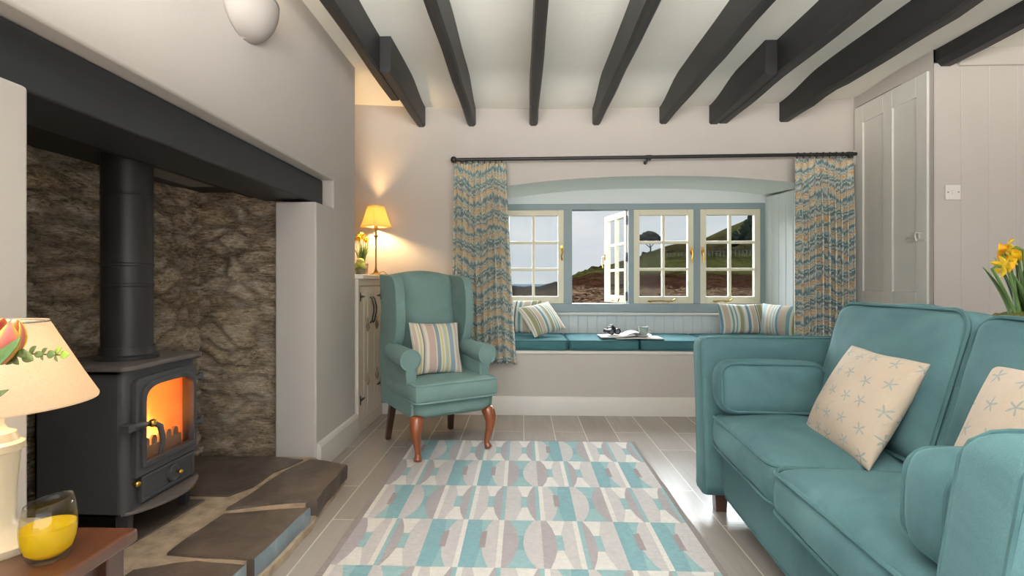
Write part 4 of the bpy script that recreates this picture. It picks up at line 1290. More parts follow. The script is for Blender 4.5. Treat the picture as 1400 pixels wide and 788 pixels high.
# ------------------------------------------------------------------ alcove cupboard
cab = thing('alcove_cupboard', 'off-white alcove cupboard with black iron hinges behind the armchair', 'cupboard', (-1.045, 3.185, 0))
b = MB(); D = .545
b.box(-.65, -.018, 0, D, 0.0, 1.0)
b.box(-.02, 0, 0, .03, 0, 1.0); b.box(-.02, 0, D - .045, D, 0, 1.0); b.box(-.02, 0, .03, D - .045, .955, 1.0); b.box(-.02, 0, .03, D - .045, 0, .07)
b.build('cupboard_body', M_CAB, cab, bevel=.003)
b = MB(); b.box(-.66, .032, -.005, D, 1.0, 1.030); b.build('cupboard_top', M_TRIM, cab, bevel=.006, seg=3)
dm = (.03 + D - .045) / 2
def strap(y0, y1, z):
    s_ = MB(); d = 1 if y1 > y0 else -1
    s_.prism([(y0, z - .030), (y0 + d * .012, z - .030), (y0 + d * .012, z - .010), (y1, z - .004), (y1 + d * .006, z), (y1, z + .004), (y0 + d * .012, z + .010), (y0 + d * .012, z + .030), (y0, z + .030)], 'x', .001, .005)
    return s_
for k, (a, c) in enumerate(((.034, dm - .002), (dm + .002, D - .049))):
    b = MB(); n = 3; p_ = (c - a) / n
    prof = [(0, a)]
    for i in range(1, n): prof += [(0, a + i * p_ - .004), (-.004, a + i * p_), (0, a + i * p_ + .004)]
    prof.append((0, c))
    b.grid([[(x + .001, y_, z) for z in (.073, .951)] for x, y_ in prof]); b.box(-.018, -.0045, a, c, .073, .951)
    dr_ = b.build('door', M_CAB, cab, angle=20)
    hy = a if k == 0 else c
    dd = 1 if k == 0 else -1
    for z in (.885, .245):
        strap(hy - dd * .006, hy + dd * .085, z - (.03 if k == 0 and z < .5 else 0)).build('hinge', M_IRON, dr_)
    s_ = MB(); yh = dm + (-.030 if k == 0 else .030)
    s_.tube([(.004, yh, .70), (.018, yh, .715), (.022, yh + .004, .745), (.024, yh + .022, .775), (.024, yh + .022, .815), (.022, yh + .004, .84), (.018, yh, .865), (.004, yh, .88)], .0055, 8)
    s_.build('handle', M_IRON, dr_)
    for z in (.70, .34):
        yo = dm + (-.105 if k == 0 else .105)
        s_ = MB(); s_.tube([(.004, yo, z + .04), (.012, yo, z + .035), (.010, yo, z - .0)], .003, 6)
        s_.lathe([(.002, .0), (.010, -.01), (.013, -.03), (.009, -.045), (.003, -.06)], 10, (.012, yo, z + .01)); s_.build('drop_ornament', M_DULL, dr_)

# table lamp on the cupboard
def bulb(parent, z, r, s, col):
    b = MB(); b.sphere((0, 0, z), r, 14, 10); return b.build('bulb', emitter('lit_bulb', col, s), parent)
lp = thing('table_lamp', 'brass stick lamp with square yellow shade lit on the cupboard', 'lamp', (-1.055, 3.605, 1.030))
b = MB(); b.lathe([(.048, 0), (.048, .004), (.040, .009), (.024, .014), (.014, .026), (.008, .042), (.006, .06), (.0055, .26), (.0065, .262), (.009, .275), (.018, .283), (.018, .287), (.008, .290), (.008, .33), (.0135, .332), (.0135, .36), (.010, .362)], 24); b.build('stand', M_OLDBRASS, lp)
b = MB()
def sq(h, z): return [(h * math.cos(R(a + 8)), h * math.sin(R(a + 8)), z) for a in (0, 90, 180, 270)]
rws = []
for t in [i / 8 for i in range(9)]:
    h = .115 + (.060 - .115) * (t ** .8); z = .345 + .155 * t
    c_ = sq(h, z); row = []
    for i in range(4):
        p, q = Vector(c_[i]), Vector(c_[(i + 1) % 4])
        row += [p.lerp(q, k / 6) for k in range(6)]
    rws.append(row)
b.grid(rws, closed_v=True); o = b.build('lamp_shade', M_SHADEY, lp, angle=30)
m = o.modifiers.new('Solid', 'SOLIDIFY'); m.thickness = .0015
bulb(lp, .405, .022, 1000, (1, .62, .28, 1))
b = MB(); b.tube([(0, .046, .004), (.01, .06, .02), (.035, .068, .03), (.06, .06, .012), (.074, .05, .003)], .003, 6); b.build('cord', M_OLDBRASS, lp)

# ------------------------------------------------------------------ daffodils
def daffodil_pot(name, label, loc, pot_r, pot_h, n, hmin, hmax, spread, seed, potmat, rimmat, bloom=.026, leaves=14, fl=None):
    t = thing(name, label, 'potted plant', loc, 0, 'pots of daffodils')
    rr = random.Random(seed)
    b = MB(); b.lathe([(.001, 0), (pot_r * .82, 0), (pot_r * .86, .006), (pot_r, pot_h - .004), (pot_r * .95, pot_h - .004), (pot_r * .92, pot_h - .02), (.001, pot_h - .02)], 36); b.build('pot', potmat, t)
    b = MB(); b.lathe([(pot_r * 1.0, pot_h - .016), (pot_r * 1.035, pot_h - .014), (pot_r * 1.035, pot_h), (pot_r * .96, pot_h + .001), (pot_r * .95, pot_h - .012)], 36, caps=False); b.build('pot_rim', rimmat, t)
    b = MB(); n_ = 30
    rows = []
    for i in range(11):
        r_ = pot_r * .97 * math.sin(PI / 2 * i / 10)
        rows.append([(r_ * math.cos(2 * PI * k / n_), r_ * math.sin(2 * PI * k / n_), pot_h - .012 + pot_r * .26 * math.cos(PI / 2 * i / 10) + .012 * noise.noise(Vector((r_ * 60 * math.cos(2 * PI * k / n_), r_ * 60 * math.sin(2 * PI * k / n_), seed)))) for k in range(n_)])
    b.grid(rows, closed_v=True); mo = b.build('moss', M_MOSS, t, angle=180)
    for i in range(leaves):
        a = rr.uniform(0, 2 * PI); r0 = pot_r * rr.uniform(.05, .55)
        bx, by = r0 * math.cos(a), r0 * math.sin(a)
        L = rr.uniform(.55, .9) * hmax; ln = rr.uniform(.05, .45)
        b = MB(); w = .0065 * pot_r / .1 + .002
        pr = Vector((-math.sin(a), math.cos(a), 0)); rows = []
        for k in range(9):
            s_ = k / 8
            c_ = Vector((bx + math.cos(a) * L * ln * s_ ** 1.6, by + math.sin(a) * L * ln * s_ ** 1.6, pot_h - .01 + L * s_ * (1 - .12 * ln * s_)))
            ww = w * (1 - s_ ** 5) * (.7 + .5 * min(1, s_ * 3))
            rows.append([c_ - pr * ww, c_ + Vector((math.cos(a), math.sin(a), 0)) * ww * .3, c_ + pr * ww])
        b.grid(rows); o = b.build('leaf', M_LEAF, t, angle=180); m = o.modifiers.new('Solid', 'SOLIDIFY'); m.thickness = .0012
    for i in range(n):
        a = 2 * PI * i / n + rr.uniform(-.4, .4)
        if fl: tx, ty, tz = fl[i % len(fl)]
        else: tx, ty, tz = spread * math.cos(a) * rr.uniform(.3, 1), spread * math.sin(a) * rr.uniform(.3, 1), rr.uniform(hmin, hmax)
        bx, by = tx * .35, ty * .35
        top = Vector((tx, ty, pot_h + tz))
        hd = Vector((math.cos(a + .5) * .8, math.sin(a + .5) * .8 - .55, -.05 + rr.uniform(-.1, .2))).normalized()
        b = MB(); pts = [Vector((bx, by, pot_h - .01)).lerp(top, s_) + Vector((tx, ty, 0)) * (.15 * s_ * (s_ - 1)) for s_ in [k / 7 for k in range(8)]]
        pts += [top + hd * bloom * .5 + Vector((0, 0, bloom * .25)), top + hd * bloom * .9 + Vector((0, 0, bloom * .15))]
        b.tube(pts, [.0035 * pot_r / .1 + .0008] * len(pts), 7)
        st = b.build('stem', M_LEAF, t)
        fc = pts[-1]
        q = Vector((0, 0, 1)).rotation_difference(hd).to_matrix().to_4x4()
        Mf = Matrix.Translation(fc) @ q
        b = MB()
        for k in range(6):
            th = 2 * PI * k / 6 + i
            rows = []
            for s_ in [j / 6 for j in range(7)]:
                wdt = bloom * .36 * math.sin(PI * min(.97, .12 + .86 * s_)) ** .8
                zz = bloom * (.10 + .22 * math.sin(PI * s_) - .25 * s_ * s_ + (.08 if k % 2 else 0))
                row = []
                for e in (-1, 0, 1):
                    x, y = bloom * 1.15 * s_, e * wdt
                    row.append(Mf @ Vector((x * math.cos(th) - y * math.sin(th), x * math.sin(th) + y * math.cos(th), zz - (0 if e else bloom * .06))))
                rows.append(row)
            b.grid(rows)
        o = b.build('petals', M_YELLOW, st, angle=180); m = o.modifiers.new('Solid', 'SOLIDIFY'); m.thickness = .0008
        b = MB(); rows = []
        for s_, r_ in ((0, .18), (.3, .28), (.7, .34), (.92, .42), (1, .50)):
            rows.append([Mf @ Vector((bloom * r_ * (1 + (.12 * math.cos(7 * 2 * PI * k / 28) if s_ > .9 else 0)) * math.cos(2 * PI * k / 28), bloom * r_ * (1 + (.12 * math.cos(7 * 2 * PI * k / 28) if s_ > .9 else 0)) * math.sin(2 * PI * k / 28), bloom * (.12 + .85 * s_))) for k in range(28)])
        b.grid(rows, closed_v=True); o = b.build('trumpet', M_ORANGE, st, angle=180); m = o.modifiers.new('Solid', 'SOLIDIFY'); m.thickness = .0008
    return t
daffodil_pot('potted_daffodils', 'small pot of daffodils beside the brass lamp on the cupboard', (-1.155, 3.60, 1.030), .045, .085, 4, .13, .20, .045, 5, M_POT, M_POT, .022, 12,
             [(-.01, -.02, .195), (.012, 0.0, .205), (.045, .01, .165), (-.03, .02, .18)])
bp_ = thing('potted_bud_plant', 'grey green pot with pale rounded buds at the corner of the chimney breast', 'potted plant', (-1.125, 3.475, 1.030))
b = MB(); b.lathe([(.001, 0), (.030, 0), (.040, .035), (.042, .045), (.038, .045), (.034, .035), (.001, .034)], 28); b.build('pot', M_POTG, bp_)
for (x, y_, z, s_) in ((.0, .0, .085, .030), (.018, -.01, .062, .022), (-.02, .01, .065, .024), (.006, .02, .060, .020)):
    b = MB(); b.sphere((x, y_, z), s_, 16, 12, (1, 1, 1.1)); b.build('bud', M_CABBAGE, bp_)
for k in range(7):
    a = k * .9; b = MB(); rows = []
    for s_ in [j / 5 for j in range(6)]:
        w_ = .016 * math.sin(PI * min(.98, s_ + .03)); c_ = Vector((math.cos(a) * (.015 + .040 * s_), math.sin(a) * (.015 + .040 * s_), .042 + .035 * s_ - .02 * s_ * s_)); p_ = Vector((-math.sin(a), math.cos(a), 0))
        rows.append([c_ - p_ * w_, c_ - Vector((0, 0, .004)), c_ + p_ * w_])
    b.grid(rows); o = b.build('leaf', M_LEAFL, bp_, angle=180); m = o.modifiers.new('Solid', 'SOLIDIFY'); m.thickness = .001
# console behind the sofa with the large daffodil pot
con = thing('console_table', 'pale oak console table behind the sofa under the daffodils', 'table', (1.93, 2.02, 0))
b = MB(); b.box(-.17, .17, -.42, .42, .685, .715); b.build('table_top', M_CONSOLE, con, bevel=.005)
b = MB(); b.box(-.145, .145, -.39, .39, .61, .69); b.build('apron', M_CONSOLE, con, bevel=.003)
for sx in (-.135, .135):
    for sy in (-.38, .38):
        b = MB(); b.prism([(sx - .014, 0), (sx + .014, 0), (sx + .02, .62), (sx - .02, .62)], 'y', sy - .018, sy + .018); b.build('leg', M_CONSOLE, con, bevel=.003)
daffodil_pot('potted_daffodils', 'large pot of tall yellow daffodils in moss behind the sofa', (1.938, 1.99, .716), .128, .125, 9, .2, .30, .1, 12, M_POT, M_POTR, .036, 26,
             [(-.155, -.01, .185), (-.105, .0, .235), (-.06, -.03, .255), (-.02, .03, .215), (.015, -.02, .250), (.03, .04, .225), (.05, -.04, .240), (.08, 0, .22), (.10, .05, .25)])

# ------------------------------------------------------------------ wall light on the chimney breast
wl = thing('wall_light', 'white plaster half-bowl uplighter on the chimney breast', 'wall light', (XL, 1.88, 2.05))
b = MB(); rows = []
for i in range(15):
    th = PI / 2 * i / 14            # 0 rim .. bottom
    rows.append([(.122 * math.cos(th) ** .85 * math.sin(PI * k / 24) if k not in (0, 24) else 0, -.150 * math.cos(th) ** .85 * math.cos(PI * k / 24), -.150 * math.sin(th)) for k in range(25)])
b.grid(rows); o = b.build('bowl', M_PLASTER, wl, angle=180); m = o.modifiers.new('Solid', 'SOLIDIFY'); m.thickness = .006; m.offset = -1
b = MB(); b.box(.002, .02, -.05, .05, -.09, -.01); b.build('back_plate', M_PLASTER, wl, bevel=.002)
b = MB(); b.sphere((.06, 0, -.02), .022, 12, 8); b.build('bulb', emitter('warm_wall_bulb', (1, .62, .30, 1), 160), wl)

# ------------------------------------------------------------------ foreground side table
TZ = .53
tb = thing('side_table', 'dark red-brown wooden side table in the near left corner', 'table', (-.86, .62, 0))
b = MB(); b.box(-.195, .168, -.27, .268, TZ - .024, TZ); b.build('table_top', M_TABLE, tb, bevel=.006, seg=3)
b = MB(); b.box(-.165, .138, -.235, .238, TZ - .10, TZ - .0245); b.box(-.15, .12, -.215, .215, .12, .14); b.build('apron', M_TABLE, tb, bevel=.003)
for sx in (-.16, .133):
    for sy in (-.232, .236):
        b = MB(); b.box(sx - .019, sx + .019, sy - .019, sy + .019, 0, TZ - .0245); b.build('leg', M_TABLE, tb, bevel=.003)
# lamp on it
ll = thing('table_lamp', 'cream column lamp with natural linen shade lit on the side table', 'lamp', (-.882, .815, TZ))
b = MB(); b.lathe([(.0705, 0), (.0715, .004), (.0715, .012), (.066, .017), (.040, .024), (.032, .032), (.026, .040), (.0275, .10), (.032, .158), (.037, .160), (.037, .172), (.030, .176), (.026, .190), (.015, .196), (.011, .205), (.011, .25)], 40); b.build('lamp_base', M_CERAM, ll)
b = MB(); n = 56
rows = [[(r_ * math.cos(2 * PI * k / n), r_ * math.sin(2 * PI * k / n), z) for k in range(n)] for r_, z in ((.136, .238), (.1365, .242), (.115, .282), (.092, .328), (.069, .374), (.068, .378))]
b.grid(rows, closed_v=True); sh = b.build('lamp_shade', M_SHADE, ll, angle=60)
m = sh.modifiers.new('Solid', 'SOLIDIFY'); m.thickness = .0015
b = MB(); b.tube([(.068 * math.cos(2 * PI * k / 40), .068 * math.sin(2 * PI * k / 40), .375) for k in range(40)], .0012, 6, closed=True)
for a in (0, 120, 240): b.tube([(.068 * math.cos(R(a)), .068 * math.sin(R(a)), .375), (.012 * math.cos(R(a)), .012 * math.sin(R(a)), .352)], .0012, 6)
b.build('shade_ring', M_STEEL, sh)
bulb(ll, .30, .026, 62, (1, .74, .45, 1))
# juice glass with a slanted rim
gl = thing('juice_tumbler', 'slanted-rim glass tumbler holding yellow juice on the side table', 'glass', (-.756, .780, TZ))
def tilt(z, x): return z
b = MB(); n = 48
def grow(prof, n=48, slant=True):
    rows = []
    for r_, z, s_ in prof:
        rows.append([(r_ * math.cos(2 * PI * k / n), r_ * math.sin(2 * PI * k / n), z + s_ * .16 * (r_ * math.cos(2 * PI * k / n - .6))) for k in range(n)])
    return rows
outer = [(0.00050, .0005, 0), (0.02184, .0005, 0), (0.02520, .003, 0), (0.03066, .014, 0), (0.03486, .030, 0), (0.03654, .048, .1), (0.03595, .064, .4), (0.03377, .080, .8), (0.03066, .094, 1)]
inner = [(0.02982, .094, 1), (0.03276, .080, .8), (0.03478, .064, .4), (0.03536, .048, .1), (0.03377, .031, 0), (0.02940, .017, 0), (0.02184, .009, 0), (0.00050, .008, 0)]
vs = b.grid(grow(outer + inner), closed_v=True); b.build('tumbler', M_GLASS, gl, doubles=.00005, angle=180)
b = MB(); b.grid(grow([(0.00050, .0082, 0), (0.02201, .0092, 0), (0.02957, .0172, 0), (0.03394, .0312, 0), (0.03553, .048, 0), (0.03511, .055, .0), (0.00050, .055, 0)]), closed_v=True); b.build('juice', M_JUICE, gl, doubles=.00005, angle=50)
# vase with tulips at the table's left
vz = thing('tulip_vase', 'pink and yellow tulip with eucalyptus sprig in front of the linen lamp', 'flowers', (-.86, .56, TZ))
b = MB(); b.lathe([(.001, 0), (.045, 0), (.052, .01), (.062, .07), (.058, .13), (.040, .18), (.038, .20), (.044, .215), (.041, .215), (.034, .20), (.036, .18), (.052, .13), (.001, .12)], 32); b.build('vase', M_CHINA, vz)
def W2(px, py, d):
    a = (px - 690) / 690; c = (388 - py) / 690
    return Vector((d * (a * math.cos(T) - math.sin(T)) + .86, d * (a * math.sin(T) + math.cos(T)) - .56, .97 + d * c - TZ))
def tulip(base, tip, rad):
    ax_ = (tip - base); L = ax_.length
    q = Vector((0, 0, 1)).rotation_difference(ax_.normalized()).to_matrix().to_4x4(); Mt = Matrix.Translation(base) @ q
    for k in range(6):
        b = MB(); th0 = 2 * PI * k / 6 + .5; ro = 1.0 if k % 2 else .88
        rows, uvs = [], []
        for i in range(9):
            s_ = i / 8
            r_ = rad * ro * (math.sin(PI * min(1, .1 + .62 * s_)) ** .7) * (1 - .28 * s_ ** 4)
            hw_ = .62 * math.sin(PI * min(.985, .16 + .82 * s_)) ** .6
            rows.append([Mt @ Vector((r_ * math.cos(th0 + e * hw_), r_ * math.sin(th0 + e * hw_), L * s_)) for e in (-1, -.5, 0, .5, 1)]); uvs.append([(e * .5 + .5, s_) for e in (-1, -.5, 0, .5, 1)])
        b.grid(rows, uvs=uvs); o = b.build('petal', M_TULIP, vz, angle=180); m = o.modifiers.new('Solid', 'SOLIDIFY'); m.thickness = .001
    return base
def blade(p0, p1, p2, w, mat, name='leaf', nrm=Vector((0, -1, .2))):
    b = MB(); rows = []
    for i in range(11):
        s_ = i / 10
        c_ = p0 * (1 - s_) ** 2 + p1 * 2 * s_ * (1 - s_) + p2 * s_ ** 2
        d_ = ((p1 - p0) * (1 - s_) + (p2 - p1) * s_).normalized(); sd = d_.cross(nrm).normalized()
        ww = w * math.sin(PI * min(.99, .08 + .91 * s_)) ** .8
        rows.append([c_ - sd * ww, c_ + nrm.normalized() * ww * -.25, c_ + sd * ww])
    b.grid(rows); o = b.build(name, mat, vz, angle=180); m = o.modifiers.new('Solid', 'SOLIDIFY'); m.thickness = .001
dT = .70
mouth = Vector((0, 0, .20))
tb_ = W2(-4, 496, dT); tt = W2(9, 438, dT)
tulip(tb_, tt, .027)
b = MB(); b.tube([mouth, mouth.lerp(tb_, .4) + Vector((0, 0, .02)), mouth.lerp(tb_, .8), tb_], .004, 8); b.build('stem', M_LEAF, vz)
blade(mouth + Vector((.01, 0, 0)), W2(2, 500, dT - .02), W2(28, 462, dT - .02), .012, M_LEAF)
blade(mouth + Vector((0, .01, 0)), W2(-15, 520, dT - .03), W2(-4, 458, dT - .04), .012, M_LEAF)
blade(mouth, W2(-30, 552, dT), W2(12, 533, dT), .010, M_LEAFD)
b = MB(); sp_ = [mouth, W2(-30, 505, dT + .01), W2(10, 489, dT + .01), W2(42, 484, dT + .01), W2(70, 485, dT + .01), W2(90, 486, dT + .01)]
b.tube(sp_, [.0025, .002, .0016, .0013, .0011, .001], 6); b.build('sprig_stem', M_LEAFD, vz)
for (px, py, qx, qy, w_, mt) in ((40, 486, 22, 482, .006, 0), (31, 486, 46, 493, .007, 0), (41, 484, 50, 473, .004, 0), (48, 485, 60, 485, .005, 0), (58, 483, 65, 476, .003, 0), (65, 485, 76, 485, .006, 0), (76, 484, 85, 475, .004, 1),
                                 (58, 486, 59, 493, .002, 0), (76, 487, 79, 495, .002, 0), (83, 486, 95, 485, .006, 1), (22, 488, 8, 499, .006, 0), (16, 487, 26, 499, .005, 0), (16, 486, 27, 472, .008, 0), (31, 485, 33, 477, .002, 0)):
    A_, B_ = W2(px, py, dT + .01), W2(qx, qy, dT + .005)
    blade(A_, A_.lerp(B_, .5) + Vector((0, -.002, .001)), B_, w_, M_LEAFL if mt else M_LEAFD)
# ------------------------------------------------------------------ coast outside the window
SKY_L = [(420, 401), (700, 397), (740, 395), (768, 390), (783, 380), (800, 373), (822, 366), (850, 357), (873, 351), (890, 344), (912, 336), (945, 329), (963, 326), (995, 311), (1010, 305), (1030, 296), (1060, 285), (1150, 262), (1400, 215)]
def interp(tab, x):
    if x <= tab[0][0]: return tab[0][1]
    for (a, va), (c, vc) in zip(tab, tab[1:]):
        if x <= c: return va + (vc - va) * (x - a) / (c - a)
    return tab[-1][1]
def hill_y(px, r):
    s = interp(SKY_L, px)
    y72 = max(373, s + 3)
    ymid = max(350, s + 1.5) if s < 350 else s + (y72 - s) * .5
    tab = [(24, max(475, s + 70)), (33, max(433, s + 34)), (40, max(418, s + 18)), (48, max(404, s + 10)), (55, max(392, s + 7)), (60, max(384, s + 5)), (72, y72), (104, ymid), (150, s + (ymid - s) * .45), (195, s), (230, s + 6)]
    return interp(tab, r)
def world(px, y, r):
    a = (px - 690) / 690
    return Vector((r * (a * math.cos(T) - math.sin(T)), r * (a * math.sin(T) + math.cos(T)), .97 + r * (388 - y) / 690))
g = G('coastal_land_cover')
at = g.n('Attribute'); at.attribute_name = 'cover'
v = g.coord()
f1 = g.noise(v, 1.4, 6, .7, .6); f2 = g.noise(v, .35, 5, .65)
crk = g.noise(g.coord('Object', (1, 1, 2.2)), 1.1, 6, .72, 1.5)
f = g.math('ADD', g.math('MULTIPLY', f1, .6), g.math('MULTIPLY', f2, .4))
mul = g.ramp(f, [(.34, (.25, .25, .25, 1)), (.5, (.9, .9, .9, 1)), (.64, (1.7, 1.7, 1.7, 1))])
sr = g.ramp(crk, [(.42, (.15, .13, .12, 1)), (.5, (.8, .8, .8, 1)), (.60, (1.9, 1.9, 1.9, 1))])
col = g.mix(1.0, at.outputs['Color'], g.mix(at.outputs['Alpha'], mul, sr), 'MULTIPLY')
g.set(color=g.mix(1.0, col, (.075, .066, .058, 1), 'MULTIPLY'), rough=.95, spec=0.0); g.bump(g.math('ADD', f1, crk), .8, .6)
M_LAND = g.m
b = MB(); lay = b.bm.verts.layers.float_color.new('cover')
cols_ = list(range(440, 1400, 3))
rs_ = [24 + 1.1 * k for k in range(46)] + [75 + 3.2 * k for k in range(48)]
rows = []; cc = []
for px in cols_:
    row = []; cr_ = []
    for r_ in rs_:
        p = world(px, hill_y(px, r_), r_)
        s = interp(SKY_L, px)
        n1 = noise.fractal(Vector((p.x * .35, p.y * .35, 1)), .8, 2.0, 5)
        n2 = noise.noise(Vector((p.x * .07, p.y * .05, 4)))
        if r_ < 56: p.z += n1 * .42 * min(1, (r_ - 20) / 15)
        elif r_ < 74: p.z += n1 * .35
        elif 100 < r_ < 112: p.z += .7 + n1 * .7
        elif r_ > 112 and r_ < 190: p.z += n1 * .6
        k = r_ + n1 * 2.5
        if k < 54: c_ = lin(205, 176, 150); al = 1
        elif k < 60: c_ = lin(132, 94, 78); al = .5
        elif k < 71 + n2 * 4: c_ = lin(120, 92, 70); al = 0
        elif k < 101 + n2 * 6: c_ = lin(138, 144, 88); al = 0
        elif k < 112: c_ = lin(84, 84, 62); al = 0
        else:
            t_ = max(0, min(1, (px - 960) / 60 + n2)); a_, d_ = lin(112, 108, 80), lin(146, 152, 96)
            up = max(0, min(1, (k - 120) / 50)); t_ *= up
            c_ = tuple(a_[i] * (1 - t_) + d_[i] * t_ for i in range(3)) + (1,); al = 0
        if px < 775: c_ = lin(140, 122, 108) if k < 60 else lin(108, 104, 96); al = .6
        row.append(p); cr_.append((c_[0], c_[1], c_[2], al))
    rows.append(row); cc.append(cr_)
vs = b.grid(rows)
for i in range(len(vs)):
    for j in range(len(rs_)): vs[i][j][lay] = cc[i][j]
struct(b, 'hillside', M_LAND, 'rocky shore and grassy hill seen through the window', 'hillside', angle=180)
g = G('grey_sea'); v = g.coord('Object', (.05, .4, 1))
g.set(color=lin(52, 60, 66), rough=.8, spec=0.0); g.bump(g.noise(v, 2, 4), .3, .3)
b = MB(); b.grid([[(x, y_, -3.2) for y_ in (30, 250, 1000, 4000)] for x in (-4000, -600, -60, 40, 600, 4000)])
struct(b, 'sea', g.m, 'grey sea beyond the low headland at the left of the window', 'sea')
# trees and fence on the hill
M_TREE = simple('dark_pine_foliage', lin(26, 31, 25), .95, .5, 1.2, spec=0.0, bscale=2.5, bstr=.9, bdist=.5)
M_TRUNK = simple('grey_bark', lin(30, 27, 24), .9, .2, 2)
def blob(b, c, r_, sc, seed):
    rows = []
    for i in range(13):
        th = PI * i / 12; rr_ = max(.02, math.sin(th)); row = []
        for k in range(20):
            d_ = Vector((rr_ * math.cos(2 * PI * k / 20), rr_ * math.sin(2 * PI * k / 20), -math.cos(th)))
            q = d_ * r_ * (1 + .35 * noise.fractal(d_ * 2.6 + Vector((seed, 0, 0)), .8, 2.0, 4))
            row.append(Vector(c) + Vector((q.x * sc[0], q.y * sc[1], q.z * sc[2])))
        rows.append(row)
    b.grid(rows, closed_v=True)
def tree(label, px, ytop, ybase, r_, wpx, kind):
    p = world(px, ybase, r_); m = r_ / 690; H_ = (ybase - ytop) * m; W_ = wpx * m
    t = thing('pine_tree' if kind == 'umbrella' else 'evergreen_tree', label, 'tree', (p.x, p.y, p.z - .6))
    b = MB()
    if kind == 'umbrella':
        b.tube([(0, 0, 0), (.05 * W_, 0, H_ * .35), (0, 0, H_ * .7)], [.035 * W_, .028 * W_, .02 * W_], 8)
        for s_ in (-1, 1): b.tube([(0.03 * W_, 0, H_ * .4), (s_ * .18 * W_, 0, H_ * .62), (s_ * .26 * W_, 0, H_ * .72)], [.02 * W_, .016 * W_, .01 * W_], 6)
        b.build('trunk', M_TRUNK, t)
        b = MB()
        for i, (x, z, s_) in enumerate(((0, .88, .26), (-.24, .78, .2), (.24, .79, .2), (.05, .74, .2), (-.4, .72, .12), (.4, .73, .12), (-.1, .8, .2))): blob(b, (x * W_, (i % 3 - 1) * .1 * W_, z * H_ + .6), s_ * W_, (1.1, 1, .62), i * 3.3)
        b.build('crown', M_TREE, t, angle=180)
    else:
        b.tube([(0, 0, 0), (0, 0, H_ * .5)], [.06 * W_, .04 * W_], 8); b.build('trunk', M_TRUNK, t)
        b = MB()
        for i, (x, z, s_) in enumerate(((0, .25, .46), (-.2, .42, .36), (.2, .45, .36), (.02, .66, .32), (.06, .86, .2))): blob(b, (x * W_, 0, z * H_ + .3), s_ * W_, (1, 1, 1.1), i * 2.1 + px)
        b.build('crown', M_TREE, t, angle=180)
tree('flat-topped pine tree on the hill beyond the third casement', 888, 319, 348, 150, 34, 'umbrella')
tree('dark evergreen tree on the hill slope at the right edge of the window', 1026, 292, 332, 140, 26, 'ever')
tree('smaller evergreen beside the taller one on the hill slope', 1004, 314, 332, 120, 15, 'ever')
fen = thing('field_fence', 'low post fence along the top of the green field on the hill', 'fence', world(975, 349, 103))
o0 = world(975, 349, 103)
pts_ = [world(912 + 5.2 * k, interp([(912, 352), (960, 349.5), (1040, 347)], 912 + 5.2 * k), 99) - o0 for k in range(25)]
M_FEN = simple('weathered_fence_wood', lin(44, 41, 37), .9, .2, 2)
for p in pts_:
    b = MB(); b.box(p.x - .06, p.x + .06, p.y - .06, p.y + .06, p.z - .6, p.z + .85); b.build('post', M_FEN, fen)
for h_ in (.35, .7):
    b = MB(); b.tube([p + Vector((0, 0, h_)) for p in pts_], .035, 5); b.build('rail', M_FEN, fen)

# ------------------------------------------------------------------ sky, sun, daylight
wd = bpy.data.worlds.new('sky'); bpy.context.scene.world = wd; wd.use_nodes = True
nt = wd.node_tree; bg = nt.nodes['Background']
class GW(G):
    def __init__(s, t): s.t = t
gw = GW(nt)
tc = gw.n('TexCoord'); sx = gw.n('SeparateXYZ'); nt.links.new(tc.outputs['Generated'], sx.inputs[0])
zz = sx.outputs[2]
cl = gw.n('Mapping'); nt.links.new(tc.outputs['Generated'], cl.inputs[0]); cl.inputs['Scale'].default_value = (1.3, 1.3, 4.2)
nz = gw.noise(cl.outputs[0], 3.0, 6, .55, .4)
grad = gw.ramp(zz, [(0, lin(200, 204, 208)), (.12, lin(198, 205, 211)), (.35, lin(188, 200, 211)), (1, lin(150, 174, 202))])
sky = gw.mix(gw.math('MULTIPLY', gw.math('SUBTRACT', nz, .42, clamp=True), 3.0, clamp=True), grad, lin(222, 222, 222))
gnd = gw.math('LESS_THAN', zz, -.01)
sky = gw.mix(gnd, sky, lin(116, 114, 110))
# brighter hazy half of the sky around the sun, which stands behind the house
sv = Vector((-.48, -.62, .62)).normalized()
dt = gw.n('VectorMath', operation='DOT_PRODUCT'); nt.links.new(tc.outputs['Generated'], dt.inputs[0]); dt.inputs[1].default_value = sv
mr = gw.n('MapRange'); mr.interpolation_type = 'SMOOTHSTEP'; gw.put(mr.inputs[0], dt.outputs['Value'])
mr.inputs[1].default_value = -.1; mr.inputs[2].default_value = .95; mr.inputs[3].default_value = 1.25; mr.inputs[4].default_value = 6.5
nt.links.new(sky, bg.inputs[0])
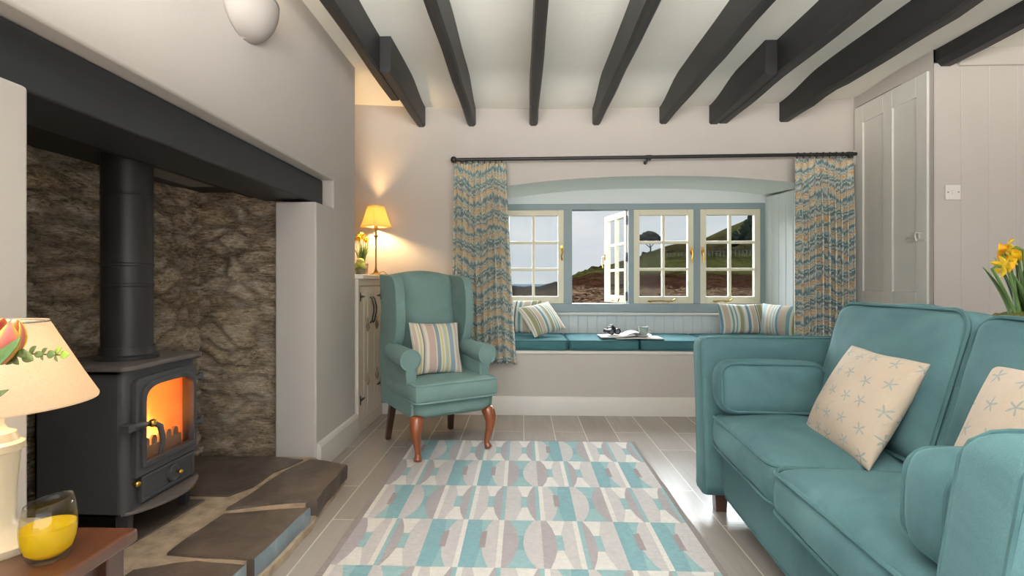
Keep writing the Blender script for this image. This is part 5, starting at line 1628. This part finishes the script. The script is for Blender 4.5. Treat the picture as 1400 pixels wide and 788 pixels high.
# added glow from below the horizon behind the camera, to brighten the ceiling
gr_ = gw.n('MapRange'); gr_.interpolation_type = 'SMOOTHSTEP'; gw.put(gr_.inputs[0], sx.outputs[1])
gr_.inputs[1].default_value = -.1; gr_.inputs[2].default_value = -.7; gr_.inputs[3].default_value = .6; gr_.inputs[4].default_value = 27.0
gw.put(bg.inputs[1], gw.math('ADD', gw.math('MULTIPLY', mr.outputs[0], gw.math('MULTIPLY', gw.math('SUBTRACT', 1.0, gnd), .85)), gw.math('MULTIPLY', gnd, gr_.outputs[0])))
sun_d = bpy.data.lights.new('sun', 'SUN'); sun_d.energy = 1.3; sun_d.angle = R(3); sun_d.color = (1, .93, .84)
sun = bpy.data.objects.new('sun', sun_d); C.objects.link(sun)
sun.rotation_euler = Vector((-.42, -.42, .80)).to_track_quat('Z', 'Y').to_euler()
# broad hazy daylight from the sea side, coming in through the window
gl_d = bpy.data.lights.new('sea_side_daylight', 'SUN'); gl_d.energy = 31.0; gl_d.angle = R(80); gl_d.color = (.93, .97, 1.0)
glw = bpy.data.objects.new('sea_side_daylight', gl_d); C.objects.link(glw)
glw.rotation_euler = Vector((.10, .82, .54)).to_track_quat('Z', 'Y').to_euler()
# added unseen lamp aimed upward to brighten the ceiling and the room
fl_d = bpy.data.lights.new('ceiling_fill_light', 'AREA'); fl_d.shape = 'RECTANGLE'; fl_d.size = 1.6; fl_d.size_y = 1.0; fl_d.energy = 340.0; fl_d.color = (1, .985, .96)
flo = bpy.data.objects.new('ceiling_fill_light', fl_d); C.objects.link(flo); flo.location = (.05, -.15, 1.52)
flo.rotation_euler = (R(180), 0, 0)
def portal(name, loc, rot, sx_, sy_):
    d = bpy.data.lights.new(name, 'AREA'); d.shape = 'RECTANGLE'; d.size = sx_; d.size_y = sy_
    d.cycles.is_portal = True
    o = bpy.data.objects.new(name, d); C.objects.link(o); o.location = loc; o.rotation_euler = rot
portal('garden_side_portal', (1.3, -1.88, 1.2), (R(-90), 0, PI) if False else (R(90), 0, 0), 5.2, 2.4)
portal('window_portal', (.93, 4.5, 1.2), (R(-90), 0, 0), 2.3, .95)

sc = bpy.context.scene
sc.view_settings.view_transform = 'Standard'
sc.view_settings.look = 'None'
sc.view_settings.gamma = 1.0
sc.view_settings.use_curve_mapping = False
sc.view_settings.exposure = 0.13
sc.cycles.use_denoising = True
sc.cycles.max_bounces = 12
sc.cycles.diffuse_bounces = 6
sc.cycles.transparent_max_bounces = 12
sc.cycles.caustics_reflective = False
sc.cycles.caustics_refractive = False
sc.cycles.sample_clamp_indirect = 4.0
